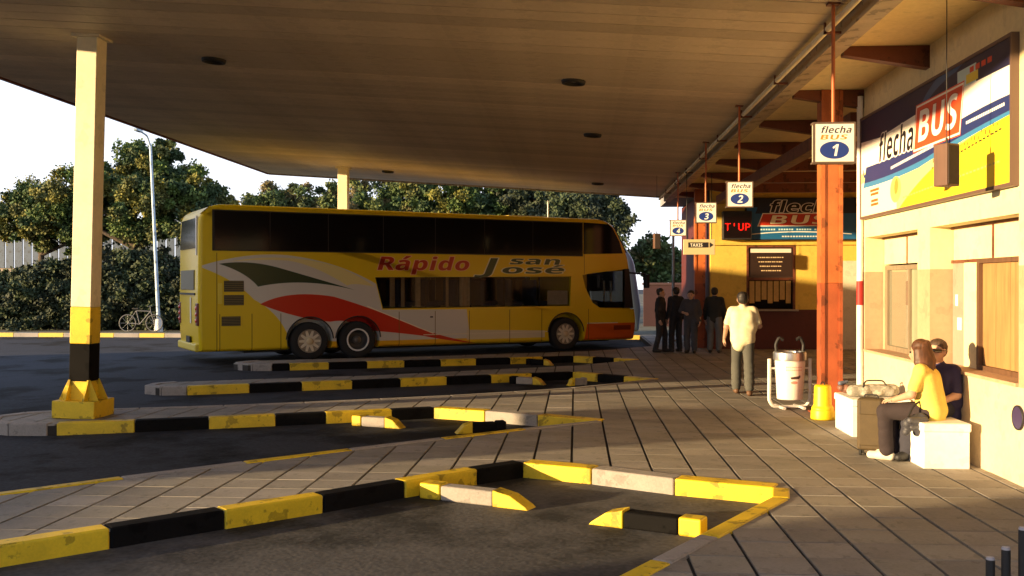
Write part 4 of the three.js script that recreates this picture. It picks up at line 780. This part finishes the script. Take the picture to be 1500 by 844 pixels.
{ // seated pair
  const seat = 0.45;
  const w = person('woman in yellow top with long brown hair seated on the white block', [3.66, 0, -10.5], -Math.PI / 2 - 0.55, {
    head: V(0, 1.14, 0.1), neck: V(0, 1.0, 0.06), pelvis: V(0, seat + 0.1, -0.04), ls: V(0.175, 0.95, 0.05), rs: V(-0.175, 0.95, 0.05), lh: V(0.09, seat + 0.075, 0.0), rh: V(-0.09, seat + 0.075, 0.0),
    lk: V(0.1, seat + 0.06, 0.42), rk: V(-0.09, seat + 0.05, 0.41), la: V(0.11, 0.09, 0.4), ra: V(-0.06, 0.09, 0.36), lt: V(0.12, 0.045, 0.56), rt: V(-0.07, 0.045, 0.52),
    le: V(0.25, 0.72, 0.12), lw: V(0.12, 0.64, 0.32), re: V(-0.24, 0.72, 0.13), rw: V(-0.1, 0.64, 0.32), lhd: V(-0.5, -0.1, 0.8), rhd: V(0.4, -0.1, 0.8), lpn: V(0, -1, 0), rpn: V(0, -1, 0),
  }, { skin: skinWarm, top: cl([0.72, 0.56, 0.12]), trousers: cl([0.03, 0.02, 0.022]), shoes: M([0.7, 0.62, 0.5], 0.7, T.cloth), hair: hairBrown, longHair: true, sleeve: 0.7, headTurn: -0.25, nod: 0.12, hem: 0.02, cell: 0.011 });
  const m = person('man in navy top and sunglasses seated against the wall behind the woman', [3.87, 0, -10.85], -0.75, {
    head: V(0, 1.13, 0.03), neck: V(0, 0.98, -0.01), pelvis: V(0, seat + 0.1, -0.02), ls: V(0.18, 0.92, 0), rs: V(-0.18, 0.92, 0), lh: V(0.09, seat + 0.075, 0.02), rh: V(-0.09, seat + 0.075, 0.02),
    lk: V(0.1, seat + 0.05, 0.4), rk: V(-0.12, seat + 0.05, 0.4), la: V(0.1, 0.09, 0.45), ra: V(-0.14, 0.09, 0.45), lt: V(0.11, 0.045, 0.6), rt: V(-0.15, 0.045, 0.6),
    le: V(0.22, 0.68, 0.05), lw: V(0.1, 0.6, 0.26), re: V(-0.22, 0.68, 0.05), rw: V(-0.1, 0.6, 0.26), lpn: V(0, -1, 0), rpn: V(0, -1, 0),
  }, { skin: skinWarm, top: cl([0.025, 0.022, 0.07]), trousers: cl([0.03, 0.03, 0.045]), shoes: MT.dark, hair: M([0.07, 0.04, 0.025], 0.6, T.bark, 0.004), sleeve: 0.8, headTurn: -0.1, cell: 0.011 });
  const gl = [], hp = m.hp; gl.push(rod(hp(-0.08, 0.012, 0.05), hp(-0.03, 0.012, 0.1), 0.02, 10), rod(hp(0.08, 0.012, 0.05), hp(0.03, 0.012, 0.1), 0.02, 10), rod(hp(-0.04, 0.016, 0.098), hp(0.04, 0.016, 0.098), 0.02, 10), rod(hp(0.09, 0.012, 0.04), hp(0.1, 0.01, -0.03), 0.006, 6), rod(hp(-0.09, 0.012, 0.04), hp(-0.1, 0.01, -0.03), 0.006, 6));
  part('sunglasses', gl, M([0.015, 0.008, 0.01], 0.12, null, 0, { clearcoat: 1 }), m.o);
}

/* ---------- seats, luggage, litter bin, bollard ---------- */
function seatBlock(label, x0, x1, d0, d1) {
  const o = thing('concrete_seat', label, 'bench', [(x0 + x1) / 2, 0, -(d0 + d1) / 2], 0, 'white block seats along the wall');
  const w = x1 - x0, l = d1 - d0;
  part('seat_top', box(w + 0.02, 0.09, l + 0.02, 0, 0.407, 0, 0.02), MT.white, o);
  part('support', box(w - 0.01, 0.37, l - 0.01, 0, 0.18, 0, 0.008), MT.white, o);
}
seatBlock('near white block seat under the couple', 3.48, 3.94, 10.15, 11.1);
seatBlock('far white block seat behind the suitcase, with a bag on top', 3.34, 4.03, 12.2, 13.0);
{
  const o = thing('suitcase', 'brown upright suitcase on wheels beside the white seats', 'suitcase', [3.2, 0, -10.95], -0.42);
  const m = M([0.075, 0.05, 0.02], 0.75, T.cloth, 0.004), tr = M([0.06, 0.04, 0.02], 0.6);
  part('shell', box(0.27, 0.56, 0.22, 0, 0.335, 0, 0.035), m, o);
  part('front_pocket', box(0.22, 0.34, 0.03, 0, 0.28, 0.118, 0.014), m, o);
  part('zip', [box(0.275, 0.006, 0.012, 0, 0.52, 0.09), box(0.012, 0.5, 0.225, 0.1, 0.335, 0), box(0.012, 0.5, 0.225, -0.1, 0.335, 0)], tr, o);
  for (const s of [-1, 1]) { part('wheel', new THREE.CylinderGeometry(0.035, 0.035, 0.025, 16).rotateZ(Math.PI / 2).translate(s * 0.1, 0.035, 0.075), MT.rubber, o); part('wheel', new THREE.CylinderGeometry(0.035, 0.035, 0.025, 16).rotateZ(Math.PI / 2).translate(s * 0.1, 0.035, -0.075), MT.rubber, o); }
  part('carry_handle', tube([V(-0.07, 0.61, 0), V(-0.06, 0.645, 0), V(0.06, 0.645, 0), V(0.07, 0.61, 0)], 0.009, 20, 6), MT.dark, o);
}
{
  const o = thing('travel_bag', 'grey patterned soft bag lying on the far white seat', 'bag', [3.68, 0.452, -12.5], 0.08);
  const prims = [cap(V(-0.26, 0.075, 0), V(0.24, 0.08, 0), 0.072, 0.078)]; for (let k = 0; k < 14; k++) prims.push(cap(V(rr(-0.26, 0.24), rr(0.06, 0.1), rr(-0.06, 0.06)), V(rr(-0.26, 0.24), rr(0.06, 0.1), rr(-0.06, 0.06)), 0.05, 0.055));
  part('bag_body', surface(prims, 0.012, 0.02), M([0.34, 0.32, 0.27], 0.95, sized(grain(256, 31, (u, v, n) => 0.45 + 0.55 * (fb(n, u, v, 10, 3) > 0.5 ? 1 : 0.35)), 0.4), 0.003), o);
  part('strap', tube([V(-0.15, 0.12, 0.06), V(-0.1, 0.2, 0.03), V(0.1, 0.2, 0.03), V(0.15, 0.12, 0.06)], 0.01, 20, 6), MT.dark, o);
  const h = thing('shoulder_bag', 'dark bag slung beside the woman on the near seat', 'bag', [3.45, 0.3, -10.3], 0.3);
  const q = []; for (let k = 0; k < 10; k++) q.push(cap(V(rr(-0.1, 0.1), rr(0.02, 0.2), rr(-0.02, 0.02)), V(rr(-0.1, 0.1), rr(0.02, 0.2), rr(-0.02, 0.02)), 0.04, 0.035));
  part('bag_body', surface(q, 0.011, 0.02), M([0.045, 0.045, 0.055], 0.6, T.cloth, 0.004), h);
  part('flap', surface([cap(V(-0.09, 0.17, 0.04), V(0.09, 0.17, 0.04), 0.03), cap(V(-0.08, 0.1, 0.05), V(0.08, 0.1, 0.05), 0.018)], 0.01, 0.03), M([0.08, 0.08, 0.09], 0.5, T.cloth, 0.003), h);
  part('strap', tube([V(-0.08, 0.2, 0), V(0.0, 0.3, -0.03), V(0.12, 0.36, -0.06)], 0.01, 20, 6), MT.dark, h);
  const t = thing('carrier_bag', 'small carrier bag with coloured bits at the left end of the far seat', 'bag', [3.38, 0.452, -12.75], 0.2);
  const u = []; for (let k = 0; k < 6; k++) u.push(cap(V(rr(-0.06, 0.06), rr(0.04, 0.09), rr(-0.04, 0.04)), V(rr(-0.06, 0.06), rr(0.04, 0.12), rr(-0.04, 0.04)), 0.04, 0.03));
  part('bag_body', surface(u, 0.011, 0.015), M([0.2, 0.09, 0.06], 0.5, T.cloth, 0.003), t);
  part('bag_top', surface([cap(V(-0.04, 0.14, 0), V(0.05, 0.16, 0), 0.03, 0.02)], 0.009, 0.01), M([0.1, 0.12, 0.18], 0.5), t);
}
{
  const o = thing('litter_bin', 'white litter bin with printed side hung in a white tube frame', 'bin', [3.17, 0, -14.9], 0.15);
  const wm = M([0.78, 0.74, 0.68], 0.45, T.plaster);
  const prof = [[0.0, 0.14], [0.185, 0.14], [0.19, 0.16], [0.225, 0.74], [0.232, 0.76], [0.215, 0.76], [0.18, 0.18], [0, 0.17]];
  part('bucket', new THREE.LatheGeometry(prof.map((p) => new THREE.Vector2(...p)), 40), wm, o);
  const pr = print(512, 256, (c, w, h) => { c.fillStyle = '#ece4d8'; c.fillRect(0, 0, w, h); c.fillStyle = '#d9a79a'; for (let r = 0; r < 2; r++) for (let k = 0; k < 9; k++) c.fillRect(120 + k * 30, 40 + r * 26, 22, 14); c.fillStyle = '#4a3a3a'; c.beginPath(); c.moveTo(180, 140); c.lineTo(330, 128); c.lineTo(345, 116); c.lineTo(360, 136); c.lineTo(330, 156); c.lineTo(200, 160); c.fill(); c.fillStyle = '#d98f80'; c.beginPath(); c.ellipse(250, 190, 60, 14, 0, 0, 7); c.fill(); }, 0.45);
  mesh('printed_label', new THREE.CylinderGeometry(0.226, 0.2, 0.4, 30, 1, true, -1.1, 2.2).translate(0, 0.5, 0), pr, o, true);
  part('metal_collar', new THREE.LatheGeometry([[0.236, 0.72], [0.24, 0.73], [0.24, 0.83], [0.225, 0.85], [0.2, 0.85], [0.2, 0.8], [0.225, 0.76]].map((p) => new THREE.Vector2(...p)), 40), MT.steel, o);
  for (const s of [-1, 1]) part('hood_strut', [tube([V(s * 0.2, 0.83, 0), V(s * 0.21, 0.95, 0), V(s * 0.16, 1.05, 0), V(s * 0.1, 1.02, 0)], 0.025, 20, 8)], MT.dark, o);
  part('liner', new THREE.LatheGeometry([[0, 0.74], [0.2, 0.745], [0.215, 0.77]].map((p) => new THREE.Vector2(...p)), 30), MT.dark, o);
  part('frame', [tube([V(-0.31, 0.74, 0), V(-0.31, 0.4, 0), V(-0.31, 0.14, 0), V(-0.26, 0.05, 0), V(-0.18, 0.03, 0), V(0.18, 0.03, 0), V(0.26, 0.05, 0), V(0.31, 0.14, 0), V(0.31, 0.4, 0), V(0.31, 0.74, 0)], 0.026, 80, 10), rod(V(-0.31, 0.6, 0), V(-0.21, 0.6, 0), 0.014), rod(V(0.31, 0.6, 0), V(0.21, 0.6, 0), 0.014), rod(V(-0.15, 0.026, -0.2), V(-0.15, 0.026, 0.2), 0.024), rod(V(0.15, 0.026, -0.2), V(0.15, 0.026, 0.2), 0.024)], wm, o);
}
{
  const o = thing('bollard', 'short stepped yellow bollard in front of the near orange post', 'bollard', [3.37, 0, -13.75]);
  const m = M([0.82, 0.58, 0.01], 0.45, T.paint, 0.001);
  part('foot', new THREE.LatheGeometry([[0, 0], [0.155, 0], [0.16, 0.02], [0.155, 0.12], [0.14, 0.14]].map((p) => new THREE.Vector2(...p)), 32), m, o);
  part('body', new THREE.LatheGeometry([[0.145, 0.135], [0.148, 0.15], [0.14, 0.17], [0.118, 0.2], [0.112, 0.44], [0.1, 0.47], [0, 0.475]].map((p) => new THREE.Vector2(...p)), 32), m, o);
  part('lifting_lug', new THREE.TorusGeometry(0.025, 0.008, 8, 16).translate(0, 0.485, 0), MT.dark, o);
}
{
  const o = thing('luggage_trolley', 'black tube trolley with grey capped uprights at the bottom right corner', 'trolley', [1.33, 0, -3.12], -0.3);
  const ups = [[-0.055, 1.0], [-0.012, 1.035], [0.035, 1.1]];
  for (const [x, h] of ups) { const u = part('upright', rod(V(x, 0.12, 0), V(x, h, 0), 0.0135, 14), MT.dark, o); part('end_cap', new THREE.CylinderGeometry(0.011, 0.014, 0.008, 14).translate(x, h + 0.004, 0), M([0.3, 0.27, 0.27], 0.5), u); }
  part('cross_bar', [rod(V(-0.07, 0.7, 0), V(0.06, 0.7, 0), 0.01), rod(V(-0.1, 0.14, 0), V(0.1, 0.14, 0), 0.012)], MT.dark, o);
  part('load_plate', box(0.26, 0.015, 0.22, 0, 0.12, 0.1, 0.005), MT.dark, o);
  for (const s of [-1, 1]) part('wheel', new THREE.CylinderGeometry(0.08, 0.08, 0.03, 24).rotateZ(Math.PI / 2).translate(s * 0.12, 0.08, -0.02), MT.rubber, o);
}

/* ---------- background: trees, shed, lamp, bicycle, low wall ---------- */
const leafGeo = (() => {
  const gs = []; let s = 3; const r = () => { s = (s * 16807) % 2147483647; return s / 2147483647; };
  for (let k = 0; k < 6; k++) {
    const g = new THREE.BufferGeometry(), L = 0.5, W = 0.19;
    g.setAttribute('position', new THREE.Float32BufferAttribute([0, 0, 0, W, 0.04, L * 0.5, 0, 0, L, 0, 0, 0, 0, 0, L, -W, 0.04, L * 0.5], 3)); g.computeVertexNormals();
    g.rotateX(r() * 2 - 1.2).rotateY(k * 1.05 + r()).rotateZ(r() - 0.5).translate((r() - 0.5) * 0.5, (r() - 0.5) * 0.5, (r() - 0.5) * 0.5); gs.push(g);
  }
  return mergeGeometries(gs);
})();
const leafMat = M([1, 1, 1], 0.75); leafMat.side = THREE.DoubleSide;
function tree(name, label, x, d, o2) { // o2: h trunk height, crown blobs [[x,y,z,r]...], n leaves, cols
  const o = thing(name, label, o2.cat || 'tree', [x, -0.02, -d], 0, o2.group);
  const trunk = [], top = V(0.1, o2.h, 0);
  if (o2.h > 0) {
    trunk.push(cap(V(0, 0, 0), V(0.12, o2.h * 0.5, 0.05), o2.r, o2.r * 0.75), cap(V(0.12, o2.h * 0.5, 0.05), top, o2.r * 0.75, o2.r * 0.6));
    for (const b of o2.blobs) { const q = V(b[0], b[1], b[2]), m = mix(top, q, 0.5).add(V(rr(-0.3, 0.3), 0.2, rr(-0.3, 0.3))); trunk.push(cap(top, m, o2.r * 0.45, o2.r * 0.28), cap(m, q, o2.r * 0.28, o2.r * 0.08)); }
    part('trunk', trunk.map((t) => rod(t.a, t.b, t.ra, 8, t.rb)), MT.bark, o);
  }
  const im = new THREE.InstancedMesh(leafGeo, leafMat, o2.n); im.name = 'crown'; im.userData = { kind: 'stuff' }; im.castShadow = im.receiveShadow = true;
  const q = new THREE.Quaternion(), e = new THREE.Euler(), mx = new THREE.Matrix4(), col = new THREE.Color();
  const clumps = []; let vol = 0; for (const b of o2.blobs) vol += b[3] * b[3];
  for (const b of o2.blobs) { const n = Math.max(5, Math.round(46 * b[3] * b[3] / vol * o2.blobs.length / 2)); for (let k = 0; k < n; k++) { const v = V(rr(-1, 1), rr(-1, 1), rr(-1, 1)).normalize().multiplyScalar(b[3] * (0.45 + 0.6 * rnd())); clumps.push([b[0] + v.x, b[1] + v.y * (o2.flat || 0.75), b[2] + v.z, b[3] * rr(0.12, 0.3), o2.cols[Math.floor(rnd() * o2.cols.length)]]); } }
  for (const b of o2.blobs) for (let k = 0; k < 9; k++) { const v = V(rr(-1, 1), rr(-0.4, 1), rr(-1, 1)).normalize().multiplyScalar(b[3] * rr(1.0, 1.4)); clumps.push([b[0] + v.x, b[1] + v.y * (o2.flat || 0.75), b[2] + v.z, b[3] * rr(0.06, 0.16), o2.cols[Math.floor(rnd() * o2.cols.length)]]); }
  for (let i = 0; i < o2.n; i++) {
    const c = clumps[Math.floor(rnd() * clumps.length)], g = () => (rnd() + rnd() + rnd() - 1.5) * 1.1;
    const s = rr(0.55, 1.15) * (o2.leaf || 0.6); e.set(rr(0, 6.3), rr(0, 6.3), rr(0, 6.3)); q.setFromEuler(e);
    mx.compose(V(c[0] + g() * c[3], c[1] + g() * c[3] * 0.8, c[2] + g() * c[3]), q, V(s, s, s)); im.setMatrixAt(i, mx);
    const k = rr(0.75, 1.25); im.setColorAt(i, col.setRGB(c[4][0] * k, c[4][1] * k, c[4][2] * k));
  }
  o.add(im); return o;
}
const olive = [[0.075, 0.12, 0.02], [0.15, 0.145, 0.02], [0.045, 0.085, 0.02], [0.1, 0.11, 0.025], [0.03, 0.06, 0.018]], darkG = [[0.03, 0.045, 0.018], [0.04, 0.06, 0.02], [0.025, 0.035, 0.015]], mid = [[0.06, 0.1, 0.025], [0.1, 0.13, 0.03], [0.05, 0.07, 0.02], [0.16, 0.13, 0.05]], warm = [[0.2, 0.14, 0.07], [0.16, 0.13, 0.06], [0.1, 0.09, 0.04]];
const treesG = 'trees behind the road';
tree('broad_tree', 'broad olive green tree behind the near square column', -19.2, 42, { h: 3.4, r: 0.28, n: 24000, leaf: 0.31, cols: olive, group: treesG, blobs: [[0, 6.6, 0, 1.5], [-1.8, 6.0, 0.5, 1.5], [1.7, 6.1, 0, 1.4], [3.0, 5.3, 0.4, 1.2], [-3.4, 5.0, 0, 1.3], [0.6, 5.0, 1, 1.5], [-1.6, 4.6, -0.8, 1.3], [2.2, 4.4, 0.8, 1.1], [0.8, 7.4, -0.3, 0.9], [4.0, 4.7, 0, 0.8]] });
tree('broad_tree', 'looser tree at the left edge of the picture', -24.6, 44, { h: 3.2, r: 0.22, n: 8000, leaf: 0.31, cols: olive, group: treesG, blobs: [[0, 5.4, 0, 1.4], [1.6, 5.0, 0.5, 1.2], [-1.6, 4.8, 0, 1.3], [0.5, 3.9, 0, 1.1], [2.2, 3.8, 0, 0.8]] });
const rowT = [[-16.2, 54, 'tree top just right of the canopy corner above the bus', mid, 7.3], [-11.4, 55, 'green tree above the bus roof left of the far column', mid, 8.0], [-6.6, 54, 'tree above the bus roof right of the far column', olive, 8.2], [-3.4, 56, 'brownish tree above the middle of the bus roof', warm, 8.4], [-0.6, 53, 'dark tree above the bus roof beside the brownish tree', darkG, 8.2], [0.9, 50, 'dark tree above the front end of the bus', darkG, 6.9]];
rowT.forEach(([x, d, label, cols, top], i) => tree('row_tree', label, x, d, { h: 3, r: 0.24, n: 11000, leaf: 0.36, cols, group: treesG, blobs: [[0, top - 1.1, 0, 1.5], [-1.8, top - 1.6, 0, 1.4], [i > 4 ? 0.5 : 1.8, top - 1.5, 0.4, i > 4 ? 0.9 : 1.4], [0.2, top - 2.6, 0.5, 1.7], [-1.5, top - 3.3, 0, 1.5], [0, top - 4.4, 0, 1.5], [i > 4 ? 0.4 : 1.6, top - 3.2, 0, i > 4 ? 0.8 : 1.3]] }));
[[-24.5, 40.4, 2.5, 1.7, 'dark bush under the left edge tree'], [-21.6, 40, 3.2, 1.8, 'dark bush left of the near column'], [-18.6, 40.2, 3.6, 1.9, 'dark bush right of the near column'], [-15.8, 40, 3.0, 1.6, 'dark bush behind the leaning lamp pole'], [-13.2, 40.6, 3.1, 1.7, 'dark bush behind the rear of the bus']].forEach(([x, d, h, r, label]) =>
  tree('dark_bush', label, x, d, { h: 0, r: 0.1, n: 10000, leaf: 0.32, cols: darkG, cat: 'bush', group: 'dark bushes along the road', flat: 0.8, blobs: [[0, h - 1.2, 0, r * 0.75], [-0.9, h - 1.6, 0.3, r * 0.7], [0.9, h - 1.5, 0.2, r * 0.7], [0, 0.8, 0.5, r * 0.8], [-1.0, 0.8, 0.4, r * 0.7], [1.0, 0.8, 0.4, r * 0.7]] }));
[[4.6, 58, 'small pale green tree in the bright gap right of the bus', 4.6], [6.8, 62, 'second small tree in the gap, nearer the station', 3.9]].forEach(([x, d, label, top]) => tree('small_tree', label, x, d, { h: 2, r: 0.12, n: 1500, leaf: 0.55, cols: mid, group: treesG, blobs: [[0, top - 0.8, 0, 0.9], [0.8, top - 1.4, 0, 0.8], [-0.7, top - 1.5, 0, 0.8], [0.2, top - 2.2, 0, 0.8]] }));
{
  const o = thing('grey_shed', 'long blue-grey shed half hidden behind the left trees', 'building', [-24, -0.15, -58]);
  part('wall', bx(-18, 12, 0, 2.9, -4, 4), M([0.34, 0.27, 0.22], 0.9, T.plaster, 0.002), o);
  const rib = []; for (let k = 0; k < 60; k++) rib.push(bx(-18.4 + k * 0.516, -18.4 + k * 0.516 + 0.44, 2.9, 5.3, 4.02, 4.1));
  part('cladding', rib, M([0.05, 0.08, 0.125], 0.6, T.paint), o);
  part('roof', prism([[-18.6, 5.3], [12.6, 5.3], [12.6, 5.5], [-18.6, 5.5]], 8.6).translate(0, 0, -4.3), M([0.2, 0.25, 0.3], 0.6), o);
}
{
  const o = thing('lamp_pole', 'slender pale blue lamp pole on a white foot, leaning left', 'lamp post', [-16.3, 0, -37.8]);
  part('foot', cyl(0.17, 0.13, 0.5, 0, -0.02, 0, 12), MT.white, o);
  part('pole', [rod(V(0, 0.4, 0), V(-0.32, 7.3, 0), 0.075, 12, 0.05)], MT.poleBlue, o);
  part('lamp_arm', tube([V(-0.32, 7.25, 0), V(-0.33, 7.6, 0.3), V(-0.34, 7.7, 0.9)], 0.035, 16, 8), MT.poleBlue, o);
  part('lamp_head', box(0.16, 0.1, 0.5, -0.34, 7.7, 1.05, 0.03), MT.poleBlue, o);
}
{
  const o = thing('bicycle', 'dark bicycle leaning beside the lamp pole foot', 'bicycle', [-16.9, -0.02, -37.55], 0.06);
  const m = M([0.16, 0.16, 0.17], 0.5);
  for (const s of [-0.52, 0.52]) { const w = part('wheel', new THREE.TorusGeometry(0.32, 0.022, 8, 32).translate(s, 0.342, 0), M([0.1, 0.1, 0.1], 0.6), o); const sp = []; for (let k = 0; k < 8; k++) sp.push(rod(V(s, 0.342, 0), V(s + 0.31 * Math.cos(k * 0.785), 0.342 + 0.31 * Math.sin(k * 0.785), 0), 0.004, 4)); part('spokes', sp, MT.steel, w); }
  const a = V(-0.52, 0.342, 0), b = V(-0.05, 0.3, 0), c = V(-0.18, 0.82, 0), d = V(0.38, 0.8, 0), e = V(0.52, 0.342, 0);
  part('frame', [rod(a, b, 0.014), rod(a, c, 0.012), rod(b, c, 0.017), rod(b, d, 0.018), rod(c, d, 0.016), rod(d, e, 0.014)], m, o);
  part('saddle', box(0.24, 0.05, 0.13, -0.2, 0.9, 0, 0.02), MT.dark, o);
  part('handlebar', [rod(d, V(0.36, 1.0, 0), 0.013), rod(V(0.36, 1.0, -0.26), V(0.36, 1.0, 0.26), 0.013)], m, o);
  part('stand', rod(V(-0.2, 0.3, 0), V(-0.28, 0.0, 0.18), 0.008, 6), MT.dark, o);
}
{
  const o = thing('low_wall', 'low dark red wall beyond the front of the bus', 'wall', [5.4, -0.15, -44]);
  part('wall', bx(-2.4, 3, 0, 1.95, -0.15, 0.15), M([0.035, 0.011, 0.012], 0.8, T.plaster, 0.001), o);
  part('coping', bx(-2.45, 3.05, 1.95, 2.05, -0.2, 0.2, 0.02), M([0.06, 0.03, 0.03], 0.8), o);
  const b = thing('blue_hoarding', 'blue and white hoarding seen between the bus and the station', 'hoarding', [7.4, -0.15, -52]);
  for (let k = 0; k < 6; k++) part('panel', bx(-1.8 + k * 0.7, -1.12 + k * 0.7, 0.1, 3.1 - (k % 2) * 0.4, -0.05, 0.05), k % 2 ? M([0.12, 0.25, 0.42], 0.6, T.paint) : M([0.5, 0.56, 0.6], 0.6, T.paint), b);
  for (const x of [-1.7, 0.3, 2.3]) part('post', bx(x - 0.05, x + 0.05, 0, 3.0, -0.16, -0.05), MT.poleBlue, b);
  const p = thing('slim_pole', 'pale blue slim pole left of bay sign 4', 'pole', [3.15, -0.05, -32.2]);
  part('pole', rod(V(0, 0.03, 0), V(0, 3.55, 0), 0.05, 10, 0.04), MT.poleBlue, p); part('foot', cyl(0.12, 0.1, 0.1, 0, 0, 0, 10), MT.bare, p); part('cap', new THREE.SphereGeometry(0.05, 10, 8).translate(0, 3.55, 0), MT.poleBlue, p);
}

/* ---------- what stands to the left of the picture and shades the yard from the low sun ---------- */
{
  const o = thing('yard_wall', 'plain boundary wall of the yard, out of the picture to the left', 'wall', [-20, -0.15, 0]);
  part('wall', [bx(-0.12, 0.12, 0, 2.05, 2.4, -1.2), bx(-0.12, 0.12, 0, 2.05, -3.7, -7.9)], MT.bare, o);
  part('coping', [bx(-0.18, 0.18, 2.05, 2.12, 2.4, -1.2), bx(-0.18, 0.18, 2.05, 2.12, -3.7, -7.9)], MT.bare, o);
  const b = thing('guard_booth', 'small guard booth in the yard wall, out of the picture to the left', 'booth', [-20.6, -0.15, -2.45]);
  part('walls', bx(-0.9, 0.9, 0, 2.8, -1.2, 1.2), MT.wallUpper, b); part('roof', bx(-1.05, 1.05, 2.8, 2.97, -1.24, 1.24), MT.roof, b);
  part('door', bx(0.9, 0.94, 0, 2.05, 0.1, 0.9), MT.maroon, b); part('window', bx(0.9, 0.93, 1.0, 1.9, -0.9, -0.1), MT.glassDark, b);
  const d = thing('depot_building', 'plain flat roofed depot, out of the picture to the left', 'building', [-23, -0.15, -14.7]);
  part('walls', bx(-3, 3, 0, 5.2, -6.8, 6.8), MT.wallDado, d); part('parapet', bx(-3.1, 3.1, 5.2, 5.4, -6.85, 6.85), MT.roof, d);
  for (let k = 0; k < 4; k++) part('window', bx(3, 3.03, 1.2, 2.6, -5.6 + k * 3, -4 + k * 3), MT.glassDark, d);
  const w = thing('workshop_building', 'tall plain workshop with roller doors, out of the picture behind the camera', 'building', [-22.4, -0.15, 14.9]);
  part('walls', bx(-3.4, 3.4, 0, 7, -9, 9), MT.wallDado, w); part('parapet', bx(-3.5, 3.5, 7, 7.2, -9.05, 9.05), MT.roof, w);
  for (let k = 0; k < 3; k++) part('roller_door', bx(3.4, 3.44, 0, 4.2, -7.6 + k * 5.6, -4 + k * 5.6), MT.gutter, w);
}
renderer.render(scene, camera);
